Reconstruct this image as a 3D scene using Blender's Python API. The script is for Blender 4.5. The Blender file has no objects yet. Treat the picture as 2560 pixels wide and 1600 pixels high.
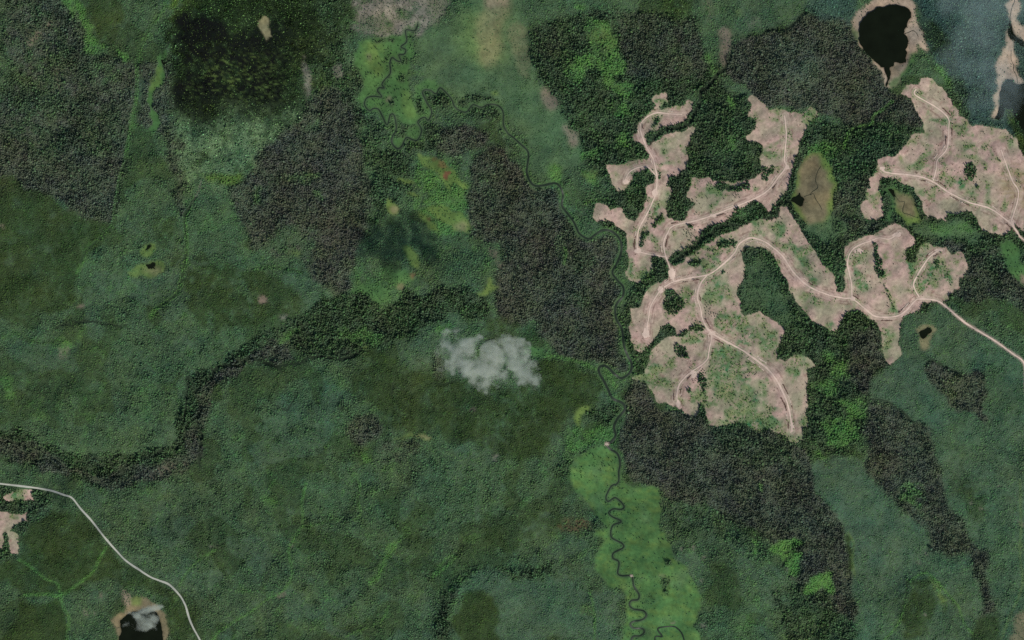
import bpy, bmesh, math, random
import numpy as np
from mathutils import Vector, geometry as mgeo

# ---------------------------------------------------------------- camera, sky, sun
SC = bpy.context.scene
PX = 1.5                      # metres per pixel of the 2560 x 1600 photograph
ALT = 30000.0
cam_d = bpy.data.cameras.new('camera')
cam = bpy.data.objects.new('camera', cam_d)
SC.collection.objects.link(cam)
cam.location = (0, 0, ALT)
cam_d.sensor_width = 36.0
cam_d.lens = 36.0 * ALT / (2560 * PX)
cam_d.clip_start = 100.0
cam_d.clip_end = 200000.0
SC.camera = cam

SUN_AZ = math.atan2(235.0, -296.0)        # clockwise from the top of the picture
SUN_EL = math.radians(47)
to_sun = Vector((math.sin(SUN_AZ) * math.cos(SUN_EL), math.cos(SUN_AZ) * math.cos(SUN_EL), math.sin(SUN_EL)))
world = bpy.data.worlds.new('World')
SC.world = world
world.use_nodes = True
wn = world.node_tree.nodes
sky = wn.new('ShaderNodeTexSky')
sky.sky_type = 'NISHITA'
sky.sun_disc = False
sky.sun_elevation = SUN_EL
sky.sun_rotation = SUN_AZ
world.node_tree.links.new(sky.outputs[0], wn['Background'].inputs[0])
wn['Background'].inputs[1].default_value = 0.10
sun_d = bpy.data.lights.new('sun', 'SUN')
sun_d.energy = 3.5
sun_d.angle = math.radians(0.5)
sun_d.color = (1.0, 0.955, 0.90)
sun = bpy.data.objects.new('sun', sun_d)
SC.collection.objects.link(sun)
sun.rotation_euler = to_sun.to_track_quat('Z', 'Y').to_euler()
sun.location = to_sun * 3000
SC.view_settings.view_transform = 'Standard'
SC.view_settings.look = 'None'
SC.view_settings.exposure = 0.3
SC.view_settings.gamma = 1.0
SC.view_settings.use_curve_mapping = False
SC.cycles.max_bounces = 4
SC.cycles.diffuse_bounces = 2
SC.cycles.volume_bounces = 2
SC.cycles.use_denoising = False
SC.cycles.sample_clamp_indirect = 2.0

# ---------------------------------------------------------------- coordinates
def O(s):
    """polygon from the 2419-pixel overview"""
    v = [float(t) for t in s.split()]
    return np.array(v).reshape(-1, 2) * (2560 / 2419)
def T(i, j, s):
    """polygon from a 640 x 400 tile enlarged to 2419 pixels; i = column, j = row"""
    v = np.array([float(t) for t in s.split()]).reshape(-1, 2) * (640 / 2419)
    return v + np.array([640.0 * i, 400.0 * j])
def J(*parts):
    return np.vstack(parts)
def smooth_path(p, step=3.0, closed=False):
    """Catmull-Rom through the points"""
    p = np.asarray(p, float)
    n = len(p); out = []
    rng = range(n if closed else n - 1)
    for k in rng:
        if closed:
            a, b, c, d = p[(k - 1) % n], p[k], p[(k + 1) % n], p[(k + 2) % n]
        else:
            b, c = p[k], p[k + 1]
            a = p[k - 1] if k else b - (c - b)
            d = p[k + 2] if k + 2 < n else c + (c - b)
        L = np.linalg.norm(c - b)
        m = max(1, int(L / step))
        for q in range(m):
            t = q / m
            out.append(0.5 * ((2 * b) + (c - a) * t + (2 * a - 5 * b + 4 * c - d) * t * t + (3 * b - a - 3 * c + d) * t ** 3))
    if not closed: out.append(p[-1])
    return np.array(out)
def ragged(p, amp=0.16, seg=4.5, seed=0):
    """break a closed outline up by midpoint displacement"""
    r = np.random.RandomState(seed + 17)
    p = np.asarray(p, float)
    while True:
        q = np.roll(p, -1, 0); d = q - p; L = np.hypot(d[:, 0], d[:, 1])
        if L.max() < seg: return p
        out = []
        for k in range(len(p)):
            out.append(p[k])
            if L[k] >= seg:
                nrm = np.array([-d[k, 1], d[k, 0]])
                out.append((p[k] + q[k]) / 2 + nrm * r.uniform(-amp, amp))
        p = np.array(out)
def S(x, y):
    return (x - 1280.0) * PX, (800.0 - y) * PX

# ---------------------------------------------------------------- fields on a grid (2 photo pixels per cell)
X0, Y0, X1, Y1, G = -240, -240, 2800, 1840, 2.0
NX, NY = int((X1 - X0) / G), int((Y1 - Y0) / G)
RS = np.random.RandomState(5)
def noise(scale, seed, octaves=1, ax=1.0, ay=1.0, ang=0.0):
    """band-limited noise, feature size in photo pixels, unit variance"""
    r = np.random.RandomState(seed)
    w = np.fft.rfft2(r.standard_normal((NY, NX)))
    fy = np.fft.fftfreq(NY)[:, None] / G; fx = np.fft.rfftfreq(NX)[None, :] / G
    if ang:
        c, s = math.cos(ang), math.sin(ang)
        fx, fy = fx * c + fy * s, -fx * s + fy * c
    f = np.sqrt((fx * ax) ** 2 + (fy * ay) ** 2)
    filt = 0
    for o in range(octaves):
        sc = scale / 2 ** o
        filt = filt + np.exp(-(f * sc * 1.6) ** 2) * (sc / scale) * (sc ** 1.0)
    a = np.fft.irfft2(w * filt, s=(NY, NX))
    a -= a.mean(); a /= a.std()
    return a
def blur(m, r):
    r = int(round(r / G))
    if r < 1: return m
    for _ in range(2):
        for ax in (0, 1):
            pad = [(0, 0), (0, 0)]; pad[ax] = (r + 1, r)
            c = np.cumsum(np.pad(m, pad, mode='edge'), axis=ax)
            n = m.shape[ax]
            m = (np.take(c, range(2 * r + 1, 2 * r + 1 + n), ax) - np.take(c, range(0, n), ax)) / (2 * r + 1)
    return m
def fill(poly):
    m = np.zeros((NY, NX), np.float32)
    p = (np.asarray(poly) - [X0, Y0]) / G
    q = np.roll(p, -1, 0)
    y0 = max(0, int(p[:, 1].min()) - 1); y1 = min(NY, int(p[:, 1].max()) + 2)
    for y in range(y0, y1):
        yc = y + 0.5
        k = (p[:, 1] > yc) != (q[:, 1] > yc)
        if not k.any(): continue
        xs = np.sort(p[k, 0] + (yc - p[k, 1]) / (q[k, 1] - p[k, 1]) * (q[k, 0] - p[k, 0]))
        for a, b in zip(xs[0::2], xs[1::2]):
            ia, ib = max(0, int(math.ceil(a - 0.5))), min(NX, int(math.ceil(b - 0.5)))
            if ib > ia: m[y, ia:ib] = 1
    return m
def line(path, width):
    """soft mask around a path; width in photo pixels"""
    m = np.zeros((NY, NX), np.float32)
    p = smooth_path(path, 2.0)
    R = width / 2
    k = int(R / G) + 2
    for x, y in p:
        cx, cy = (x - X0) / G, (y - Y0) / G
        ix, iy = int(cx), int(cy)
        xa, xb, ya, yb = max(0, ix - k), min(NX, ix + k + 1), max(0, iy - k), min(NY, iy + k + 1)
        if xa >= xb or ya >= yb: continue
        gx, gy = np.meshgrid(np.arange(xa, xb) + 0.5, np.arange(ya, yb) + 0.5)
        d = np.hypot(gx - cx, gy - cy) * G
        v = np.clip((R + 1 - d) / 2 + 0.5, 0, 1)
        m[ya:yb, xa:xb] = np.maximum(m[ya:yb, xa:xb], v)
    return m
def sample(f, x, y):
    """bilinear lookup at photo coordinates"""
    u = np.clip((np.asarray(x) - X0) / G - 0.5, 0, NX - 1.001); v = np.clip((np.asarray(y) - Y0) / G - 0.5, 0, NY - 1.001)
    i, j = u.astype(int), v.astype(int); a, b = u - i, v - j
    if f.ndim == 3: a, b = a[..., None], b[..., None]
    return (f[j, i] * (1 - a) * (1 - b) + f[j, i + 1] * a * (1 - b) + f[j + 1, i] * (1 - a) * b + f[j + 1, i + 1] * a * b)

nBig, nMid, nSm, nFine = noise(160, 1, 3), noise(50, 2, 3), noise(16, 3, 2), noise(5, 4, 1)
nHue, nHue2, nHue3 = noise(90, 6, 4), noise(40, 7, 3), noise(22, 13, 3)
nStreak = noise(26, 8, 2, ax=0.28, ay=1.0, ang=0.75)
nStreak2 = noise(20, 9, 2, ax=1.0, ay=0.25, ang=0.2)
nV = noise(30, 10, 2, ax=1.0, ay=0.22)

# class: ground colour, tree colour, density, height m, crown radius m, broadleaf share, height variation, colour variation
CL = {
    'M':  ((.044, .054, .034), (.092, .112, .078), .60, 10.5, 2.8, .00, .36, .14),
    'MG': ((.028, .044, .022), (.062, .106, .052), .60, 11, 2.9, .10, .40, .13),
    'G':  ((.038, .066, .032), (.067, .117, .060), .86,  4.0, 2.1, .30, .28, .07),
    'T':  ((.052, .084, .052), (.070, .130, .070), .92,  3.0, 2.0, .10, .22, .04),
    'O':  ((.022, .038, .013), (.037, .062, .021), .92,  3.0, 2.0, .20, .22, .05),
    'L':  ((.058, .128, .036), (.078, .172, .050), .74,  3.4, 2.2, .80, .40, .09),
    'F':  ((.056, .100, .046), (.062, .110, .056), .60,  2.0, 1.5, .40, .30, .05),
    'MD': ((.048, .112, .034), (.060, .110, .055), .008, 4, 1.5, .30, .40, .10),
    'YM': ((.090, .142, .034), (.075, .125, .045), .02,  3, 1.5, .50, .40, .10),
    'B':  ((.155, .145, .075), (.080, .120, .060), .01,  2, 1.2, .50, .40, .10),
    'BP': ((.160, .125, .094), (.090, .100, .070), .08,  2, 1.3, .50, .40, .10),
    'BT': ((.132, .112, .064), (.070, .100, .055), .01,  2, 1.2, .50, .40, .10),
    'SD': ((.300, .235, .168), (.070, .100, .060), .01,  3, 1.4, .50, .40, .10),
    'CC': ((.340, .240, .180), (.060, .105, .060), .00,  8, 2.2, .30, .40, .10),
    'S':  ((.002, .0035, .003), (.018, .024, .009), .30,  2.5, 1.3, .50, .50, 1.0),
    'S2': ((.007, .014, .005), (.030, .052, .018), .68,  4, 1.8, .40, .50, .60),
    'H':  ((.082, .130, .062), (.105, .170, .085), .62,  4, 1.8, .50, .50, .40),
    'SP': ((.022, .046, .036), (.066, .112, .090), .68,  5, 1.9, .20, .40, .28),
    'YG': ((.064, .104, .018), (.078, .125, .024), .70,  4, 2.1, .80, .40, .18),
    'TS': ((.165, .155, .120), (.100, .120, .085), .25,  3, 1.4, .40, .50, .20),
    'RB': ((.120, .050, .030), (.090, .080, .040), .01,  3, 1.3, .50, .40, .10),
    'W':  ((.010, .014, .010), (.060, .100, .050), .00,  5, 2.4, .50, .40, .10),
}
def zeros(): return np.zeros((NY, NX), np.float32)
b0 = CL['G']
gcol = np.ones((NY, NX, 3), np.float32) * np.array(b0[0], np.float32)
tcol = np.ones((NY, NX, 3), np.float32) * np.array(b0[1], np.float32)
dens, hgt, rad, leaf, hvar, cvar = (np.ones((NY, NX), np.float32) * v for v in b0[2:])
def put(m, c, k=1.0):
    g, t, d, h, r, l, hv, cv = CL[c]
    ys = np.flatnonzero(m.max(1) > 1e-4); xs = np.flatnonzero(m.max(0) > 1e-4)
    if not len(ys): return
    w = (slice(ys[0], ys[-1] + 1), slice(xs[0], xs[-1] + 1))
    m = (m[w] * k).astype(np.float32)
    for arr, v in ((dens, d), (hgt, h), (rad, r), (leaf, l), (hvar, hv), (cvar, cv)):
        a_ = arr[w]; a_ *= 1 - m; a_ += m * v
    m3 = m[..., None]
    gcol[w] = gcol[w] * (1 - m3) + m3 * np.array(g, np.float32)
    tcol[w] = tcol[w] * (1 - m3) + m3 * np.array(t, np.float32)
_pc = [0]
def poly(c, p, feather=3, k=1.0, amp=0.2, mottled=0.0):
    _pc[0] += 1
    m = fill(ragged(p, amp, 5, _pc[0]))
    if feather: m = blur(m, feather if feather > 17 else feather * .5)
    if mottled: m = np.clip(m * (1 + mottled * nSm + 0.5 * mottled * nMid), 0, 1) * (m > 0)
    put(m, c, k)
def ell(c, x, y, rx, ry, k=1.0, ang=0, mottled=0.0, feather=None):
    a = np.linspace(0, 2 * math.pi, 14, endpoint=False)
    r = np.random.RandomState(int(x * 7 + y)).uniform(0.72, 1.25, 14)
    ex, ey = np.cos(a) * rx * r, np.sin(a) * ry * r
    c_, s_ = math.cos(math.radians(ang)), math.sin(math.radians(ang))
    poly(c, np.stack([x + ex * c_ - ey * s_, y + ex * s_ + ey * c_], 1), min(rx, ry) * 0.3 if feather is None else feather, k, 0.15, mottled)

# ---------------------------------------------------------------- the land cover, north-west to south-east
# the regrowth is a patchwork of older and younger plots
nPl, nPl2, nPl3 = noise(110, 61, 3), noise(100, 62, 3), noise(34, 63, 3, ax=.7, ay=1.0, ang=.6)
put(np.clip((nPl - .55) * 5, 0, 1), 'O', .55)
put(np.clip((nPl2 - .7) * 5, 0, 1), 'T', .55)
put(np.clip((nPl3 - 1.0) * 3, 0, 1), 'MG', .24)
put(np.clip((-nPl3 - 1.35) * 4, 0, 1), 'L', .22)
# west
poly('M', O('-240 -240 150 -240 150 0 165 20 190 40 205 80 212 130 250 128 300 140 325 175 318 230 310 320 295 400 280 455 272 500 262 525 225 530 160 500 120 460 -240 455'), 8, .9)
poly('G', T(0,0,'-900 -900 60 -900 60 100 20 400 60 800 -20 1000 -900 1300'), 12, .8)
poly('G', T(0,0,'100 400 560 250 640 800 560 1200 300 1350 60 1200 60 700'), 24, .65, mottled=.6)
poly('MG', T(0,0,'0 0 760 100 1200 600 1200 1200 800 1500 0 1400'), 24, .45, mottled=.6)
poly('G', T(0,0,'900 600 1100 640 1080 760 950 800 880 740'), 8, .7, mottled=.5)
poly('BP', T(0,0,'250 400 330 300 420 230 480 190 490 260 420 330 310 430 270 460'), 7, .45, mottled=.7)
poly('BP', T(0,0,'400 400 500 370 520 430 410 440'), 6, .35, mottled=.7)
poly('BP', T(0,0,'520 600 580 640 590 820 540 900 510 780'), 8, .22, mottled=.7)
poly('M', T(0,0,'1290 620 1440 590 1540 560 1640 440 1660 700 1650 950 1710 1150 1760 1512 1740 2050 1680 2060 1690 1700 1560 1300 1500 1250 1300 1150'), 6, .8)
poly('O', T(0,0,'760 -100 1180 -100 1190 150 1140 300 1100 400 930 420 850 250 900 230 760 100'), 8, .8, mottled=.3)
poly('L', T(0,0,'500 -200 620 50 700 150 790 260 800 490 900 505 1010 440 860 330 810 150 740 20 700 -200'), 7, .8, mottled=.4)
poly('L', T(0,0,'1090 430 1200 500 1215 570 1160 590 1100 480'), 5, .9)
poly('MD', T(0,0,'1490 520 1580 440 1560 560 1530 600 1535 800 1440 890 1440 980 1460 1050 1500 1090 1520 1160 1500 1200 1430 1250 1400 1220 1440 1170 1400 1080 1430 1040 1400 900 1440 780 1470 650 1500 600'), 2, 1.)
poly('YM', T(0,0,'1500 620 1535 640 1530 790 1450 850 1420 880 1460 700'), 4, .6)
poly('YG', T(0,0,'1620 -500 2150 -500 2100 0 2000 80 1930 110 1850 135 1740 120 1690 160 1660 300 1620 330 1620 100'), 6, .8, mottled=.4)
poly('S2', O('400 30 540 -60 810 -240 850 -60 825 60 835 120 800 170 805 210 740 225 690 290 620 330 540 330 440 380 420 300 405 150'), 20, .92, amp=.25, mottled=.35)
poly('S2', O('408 40 560 -100 800 -100 810 60 790 150 760 200 700 240 640 280 560 265 480 290 425 262 408 200'), 14, .85, amp=.25)
poly('S', O('412 36 440 31 470 33 497 48 530 54 560 70 600 76 640 120 680 180 690 240 640 285 580 262 520 262 500 300 470 310 440 290 418 270 408 200 408 100'), 12, .95, mottled=.35, amp=.3)
poly('S', O('600 66 640 48 700 50 715 90 690 150 640 150 620 110'), 9, .7, mottled=.4)
poly('S', T(1,0,'330 100 520 60 620 150 600 240 430 230'), 10, .5, mottled=.5)
poly('S', T(1,0,'450 380 620 330 700 420 640 560 500 600 430 500'), 12, .6, mottled=.5)
poly('S', T(1,0,'-20 600 200 640 330 760 300 900 180 1000 20 980'), 12, .7, mottled=.4)
poly('S2', O('690 -100 865 -100 840 60 800 130 770 200 720 250 690 290 660 200'), 20, .7, amp=.3, mottled=.6)
poly('S2', O('430 280 560 270 660 290 610 330 560 320 500 350 450 330'), 20, .6, amp=.3, mottled=.9)
poly('G', T(1,0,'520 -200 900 -200 880 300 860 700 700 900 520 1000 420 800 600 620 640 300'), 26, .6, amp=.3, mottled=.8)
poly('MG', T(1,0,'640 -100 900 -100 880 300 860 700 700 900 600 700 680 300'), 22, .5, amp=.3, mottled=.8)
def streaks(q, amount, seed):
    """thin pale grass streaks running down the swamp"""
    m = blur(fill(ragged(q, .1, 8, seed)), 14) * np.clip(noise(9, seed, 2, ax=1.0, ay=.16, ang=-.12) - .9, 0, 1) * amount
    put(np.clip(m, 0, .8), 'YM'); dens[:] = np.maximum(dens, m * .4)
streaks(T(0,0,'2000 560 2419 500 2700 700 2600 1000 2300 1000 1950 900 1700 1060 1750 900'), .8, 31)
streaks(T(1,0,'0 560 700 200 760 700 500 1000 100 1000'), .45, 32)
poly('H', O('405 262 425 255 470 290 520 262 580 262 640 285 700 250 720 270 690 300 640 330 605 400 545 435 450 450 435 400 425 330'), 22, .95, mottled=.6)
poly('S', T(0,0,'1640 880 2000 930 2090 1040 1990 1160 1800 1120 1680 1020'), 12, .8, amp=.3, mottled=.6)
poly('S2', T(0,0,'1640 1000 1760 1100 1900 1180 2100 1150 2300 1060 2419 1000 2419 900 2000 900'), 20, .6, amp=.3, mottled=.9)
poly('H', T(1,0,'820 330 900 330 940 450 930 650 870 660 840 500'), 8, .6, mottled=.6)
poly('TS', T(1,0,'740 620 820 620 820 720 760 740'), 8, .6, mottled=.4)
poly('TS', T(1,0,'445 520 470 520 485 950 520 1020 480 1010 445 850'), 4, .6, mottled=.4)
poly('YG', T(0,1,'1920 150 2280 120 2290 200 2180 240 2080 220 1930 190'), 7, .75, mottled=.3)
poly('B', T(1,0,'20 210 60 155 105 160 130 205 115 260 140 300 150 345 120 350 95 385 80 350 50 290'), 2, 1.)
# centre-west mature forest
poly('M', O('540 440 600 400 650 330 700 290 740 225 790 205 830 230 850 300 860 350 885 440 870 540 840 600 830 690 790 700 730 640 690 600 650 610 590 590 560 500'), 7, .95)
poly('MG', O('800 190 850 180 870 230 860 280 900 290 1000 290 1040 300 1035 350 1000 360 930 350 860 350 840 290'), 6, .75, mottled=.3)
poly('MG', O('860 360 960 350 1000 420 960 470 900 520 860 560 870 460'), 10, .75, mottled=.4)
poly('L', T(1,1,'0 250 60 260 40 400 0 420'), 6, .6)
poly('L', T(1,1,'230 160 400 120 620 130 560 190 300 200'), 7, .4, mottled=.5)
poly('L', T(1,1,'520 280 620 300 650 400 560 330'), 7, .4, mottled=.5)
poly('G', T(1,1,'240 640 400 620 450 760 540 620 620 740 520 1000 400 1000 240 860 0 1000 -300 900 -300 820 100 800'), 12, .8, mottled=.4)
poly('G', T(1,0,'460 1180 600 1100 580 1240 480 1250'), 8, .8)
# north: marsh
poly('F', O('975 80 1060 62 1130 -240 1225 -240 1240 20 1250 100 1262 180 1300 240 1360 290 1385 350 1340 420 1310 440 1258 415 1246 350 1190 275 1160 243 1100 252 1060 215 1010 195 990 130'), 9, .9)
poly('G', O('1050 -240 1110 -240 1100 30 1060 62 1040 20'), 10, .8)
poly('YM', O('1080 40 1120 20 1200 30 1190 100 1170 160 1130 155 1090 110'), 22, .5)
poly('B', O('1118 -240 1215 -240 1205 10 1190 50 1180 90 1175 145 1150 165 1128 130 1124 60'), 14, .62)
poly('BP', O('1120 -60 1200 -60 1200 14 1150 20'), 10, .5)
poly('B', O('1205 60 1225 50 1243 90 1252 180 1235 185 1215 130'), 9, .42)
poly('BP', O('1280 207 1300 210 1318 235 1318 255 1300 262 1282 240'), 7, .75)
poly('BP', O('1328 296 1352 296 1368 315 1368 340 1352 348 1342 325'), 6, .75)
poly('YM', T(1,0,'2220 870 2280 860 2290 900 2230 910'), 5, .7)
poly('TS', T(1,0,'880 -900 1560 -900 1780 -400 1790 100 1720 230 1620 230 1580 300 1300 335 1130 320 1000 335 880 260 960 150'), 8, .9, mottled=.3)
poly('G', T(1,0,'1330 80 1400 70 1470 180 1400 200 1330 140'), 6, .9)
poly('G', T(1,0,'1000 180 1150 160 1260 180 1280 300 1180 320 1000 320 900 260'), 10, .6, mottled=.7)
poly('G', T(1,0,'1640 0 1900 0 1850 200 1700 260 1640 160'), 12, .45, mottled=.5)
poly('MD', T(1,0,'960 400 1060 365 1340 345 1420 300 1500 320 1490 400 1460 560 1430 690 1450 800 1500 1000 1530 1150 1460 1185 1380 1160 1350 1080 1230 1180 1180 1060 1060 1060 1000 1030 970 960 980 700 930 500'), 3, .96)
poly('MD', T(1,0,'1520 800 1650 760 1700 740 1740 820 1700 880 1640 850 1590 830 1560 890 1640 990 1650 1090 1590 1110 1530 1130 1520 1000 1500 900'), 4, .85)
poly('MD', T(1,0,'1290 1310 1380 1300 1400 1370 1340 1405 1290 1370'), 3, .95)
poly('MD', T(1,0,'1440 1200 1560 1180 1560 1300 1480 1320 1420 1290'), 5, .8)
poly('MD', T(1,0,'1890 1010 2020 990 2000 1050 1950 1052'), 3, .9)
poly('YM', T(1,0,'1000 430 1200 430 1180 700 1100 700 1000 560'), 14, .6, mottled=.4)
poly('YM', T(1,0,'1370 850 1480 860 1500 1120 1420 1120 1370 980'), 10, .45)
poly('BP', T(1,0,'1215 950 1270 890 1280 930 1230 965'), 3, .6)
poly('BP', T(1,0,'1040 500 1090 520 1080 580 1040 560'), 5, .35)
for q in ('1220 470 1270 460 1250 590 1215 580', '1330 580 1440 545 1440 600 1350 620', '1340 750 1410 690 1420 740 1370 790',
          '1140 970 1230 980 1190 1000', '1270 930 1300 940 1290 1030 1250 980', '1080 360 1380 340 1300 410 1190 400 1110 400', '1430 290 1500 300 1490 380 1450 450 1450 340'):
    poly('MG', T(1,0,q), 3, .75, mottled=.3)
poly('MG', T(1,0,'1590 870 1700 890 1800 890 1860 950 1700 1000 1650 960'), 5, .8)
poly('MG', T(1,0,'1900 940 2280 930 2290 990 2060 985 2010 960 1930 1000'), 5, .7, mottled=.3)
poly('MG', T(1,0,'1950 1070 2060 1010 2280 1010 2320 1100 2200 1120 2000 1110'), 6, .6)
poly('MG', T(1,0,'1500 930 1560 930 1600 1060 1520 1110'), 4, .7)
# centre: stands, fens and meadows
poly('M', O('1045 300 1100 290 1155 312 1140 355 1080 372 1030 352'), 8, .95)
poly('G', O('1150 330 1240 370 1230 400 1190 350 1120 400 1110 370'), 8, .5)
poly('M', O('1110 400 1150 345 1190 350 1230 398 1262 438 1320 452 1330 490 1365 545 1395 567 1430 552 1455 557 1464 600 1450 640 1470 690 1455 740 1460 780 1480 850 1485 880 1430 865 1370 850 1330 845 1305 820 1270 790 1265 755 1180 748 1172 640 1192 600 1182 570 1112 552 1108 450'), 6, .95)
poly('G', T(2,1,'400 720 520 700 520 820 480 980 400 900'), 8, .5)
poly('MG', T(2,1,'600 850 760 820 820 950 700 1060 560 1000'), 10, .6, mottled=.4)
poly('MG', T(2,1,'560 1240 700 1180 760 1340 620 1400'), 10, .6, mottled=.4)
poly('L', T(1,1,'1480 -30 1830 -30 1900 120 2020 260 1960 300 2000 400 1960 520 2040 620 2020 690 1850 700 1700 680 1560 540 1480 430 1560 300 1480 180'), 8, .7, mottled=.4)
for q in ('1510 -60 1700 -10 1830 60 1900 130 2010 250 1960 280 1890 220 1860 230 1840 290 1790 260 1760 190 1620 80',
          '1300 190 1360 160 1420 190 1500 212 1400 222', '1400 320 1470 300 1560 340 1480 342',
          '1620 445 1740 422 1860 490 1950 500 1990 560 2030 600 2022 690 1850 675 1830 610 1700 540',
          '1530 500 1630 540 1740 700 1660 660 1600 590', '1400 800 1480 850 1560 950 1545 1030 1440 960 1385 850',
          '2200 1110 2235 1110 2250 1190 2310 1205 2200 1270 2110 1330 2075 1270 2170 1190'):
    poly('YM', T(1,1,q), 5, .8)
poly('YM', T(1,1,'1225 365 1270 372 1335 430 1355 480 1310 522 1258 500'), 3, .9)
poly('B', T(1,1,'1260 455 1310 425 1350 480 1310 515'), 4, .8)
poly('B', T(1,1,'1850 620 1950 570 2000 600 1990 670'), 7, .7)
poly('RB', T(1,1,'1650 -10 1760 0 1830 70 1740 70 1660 50'), 5, .55, mottled=.6)
poly('RB', T(1,1,'1780 110 1845 105 1810 150 1810 200 1770 175'), 2, .9)
poly('RB', T(1,1,'1620 545 1650 540 1650 590 1625 575'), 3, .6)
poly('MG', T(1,1,'2100 0 2300 -40 2300 300 2150 800 2050 700 2040 560 1980 500 2010 380 1970 280 2030 260'), 6, .3)
poly('BP', T(1,1,'2200 830 2290 880 2340 1010 2310 1040 2270 960 2200 890'), 6, .55, mottled=.3)
poly('YM', T(1,1,'310 860 430 870 410 920 370 910'), 6, .5)
poly('MD', T(1,1,'1290 1050 1450 1040 1520 1180 1350 1200 1280 1130'), 6, .85)
poly('MD', T(1,1,'880 1230 1050 1170 1180 1180 1280 1250 1280 1320 1100 1350 880 1345'), 5, .85)
poly('L', T(1,1,'860 930 1000 1050 1100 1100 1280 1000 1380 1100 1560 1050 1560 1200 1300 1400 880 1360'), 8, .35, mottled=.5)
poly('RB', T(1,1,'1450 1070 1505 1060 1480 1130 1460 1110'), 3, .7)
poly('TS', T(1,1,'1040 1350 1110 1400 1120 1460 1070 1450'), 5, .6)
poly('BT', T(1,1,'1335 1170 1400 1170 1400 1225 1345 1240'), 4, .6)
# regrowth west-centre
poly('O', O('-240 462 110 462 200 520 262 530 235 575 205 612 175 680 180 710 120 742 0 748 -240 760'), 9, .85, mottled=.2)
poly('O', O('440 640 500 620 570 640 640 650 700 680 722 720 700 760 600 772 520 780 470 765 440 700'), 12, .8, mottled=.35)
poly('O', O('360 520 420 520 430 570 370 560'), 12, .7, mottled=.4)
poly('YM', T(0,1,'1310 870 1350 830 1400 790 1440 780 1475 800 1450 860 1440 890 1390 930 1340 905'), 3, .85)
poly('YM', T(0,1,'1290 990 1380 985 1480 950 1550 975 1545 1060 1480 1100 1400 1120 1330 1090 1240 1110 1200 1060'), 4, .75)
poly('B', T(0,1,'1340 1040 1500 1010 1530 1050 1440 1090'), 6, .6)
poly('BP', T(0,1,'720 1380 770 1355 800 1370 770 1395'), 3, .8)
poly('BP', T(0,1,'-10 600 40 610 35 660 10 640'), 4, .5)
poly('BP', T(1,1,'10 1320 60 1275 105 1300 110 1335 40 1360'), 3, .85)
poly('TS', T(1,1,'220 1470 300 1460 290 1512 230 1512'), 5, .6)
poly('O', O('-60 800 60 860 110 900 60 960 50 1020 -60 1020'), 14, .6, mottled=.3)
for x, y, r in ((150, 870, 14), (165, 862, 8), (16, 955, 16), (24, 985, 12)): ell('L', x * 1.06, y, r, r * 1.3, .5)
# the ravine
RAV = O('-240 1010 0 1015 60 1022 140 1062 230 1078 300 1075 370 1055 420 1035 435 960 440 900 480 868 560 825 610 788 680 755 760 700 830 692 900 730 960 682 1000 705 1150 700 1160 745 1000 772 980 800 900 830 820 845 740 850 600 858 550 880 500 920 487 1000 478 1080 440 1110 380 1135 290 1160 240 1155 150 1125 100 1112 40 1092 0 1080 -240 1060')
poly('MG', RAV, 5, 1.0)
poly('M', O('-240 1025 0 1030 60 1040 140 1085 200 1110 250 1130 360 1100 440 1070 455 1000 460 930 500 895 600 830 680 800 700 850 610 850 500 910 487 1000 478 1080 440 1110 380 1135 290 1155 240 1150 150 1120 60 1092 0 1075 -240 1055'), 5, .9, mottled=.25)
poly('L', T(1,2,'380 80 430 90 280 200 220 250 200 230 260 170'), 5, .6)
poly('L', T(1,2,'760 70 850 80 1200 150 1140 240 1060 200 900 200 780 120'), 8, .5, mottled=.6)
poly('BP', T(0,2,'540 260 660 250 660 290 580 380 560 360'), 6, .35, mottled=.6)
poly('BP', T(0,2,'1240 1470 1500 1400 1760 1330 1760 1400 1500 1470 1300 1512'), 10, .35, mottled=.5)
poly('YM', T(1,2,'1020 240 1060 230 1050 270 1010 270'), 3, .8)
# south-west and centre-south
poly('O', O('850 830 940 850 1000 880 1100 895 1180 925 1290 850 1410 880 1425 950 1335 1000 1270 1080 1160 1065 1040 1020 900 990 830 925 845 870'), 14, .85, mottled=.25)
poly('O', O('1140 750 1260 775 1285 830 1180 825'), 10, .7, mottled=.3)
poly('M', T(1,2,'860 1010 940 910 1080 880 1150 930 1190 1040 1130 1130 1000 1200 900 1130'), 6, .95)
poly('M', T(1,2,'1150 1220 1260 1150 1500 1140 1560 1220 1400 1330 1200 1350'), 12, .5, mottled=.4)
poly('M', T(1,2,'1680 320 1760 360 1780 540 1720 570 1680 480'), 6, .6)
poly('YM', T(1,2,'1260 1120 1420 1070 1600 1060 1680 1130 1620 1145 1480 1110 1380 1140'), 5, .6)
poly('B', T(1,2,'1470 1075 1560 1075 1660 1120 1620 1140 1520 1105'), 4, .7)
poly('L', T(1,2,'980 1260 1060 1270 1110 1340 1020 1340'), 7, .5, mottled=.4)
poly('YM', T(1,2,'1010 1200 1100 1190 1040 1230'), 5, .5)
poly('L', T(1,2,'1680 30 1830 30 1860 180 1740 140'), 8, .6, mottled=.6)
poly('BP', T(1,2,'2000 830 2080 820 2060 870 2010 860'), 5, .4, mottled=.6)
poly('TS', T(1,2,'2200 1290 2290 1270 2280 1330 2220 1330'), 5, .5, mottled=.6)
poly('MD', T(2,2,'110 270 160 250 300 270 310 310 240 340 120 310'), 4, .8)
poly('YM', T(2,2,'575 930 600 860 670 810 735 820 710 870 660 900 650 1030 610 1000'), 3, .9)
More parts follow.
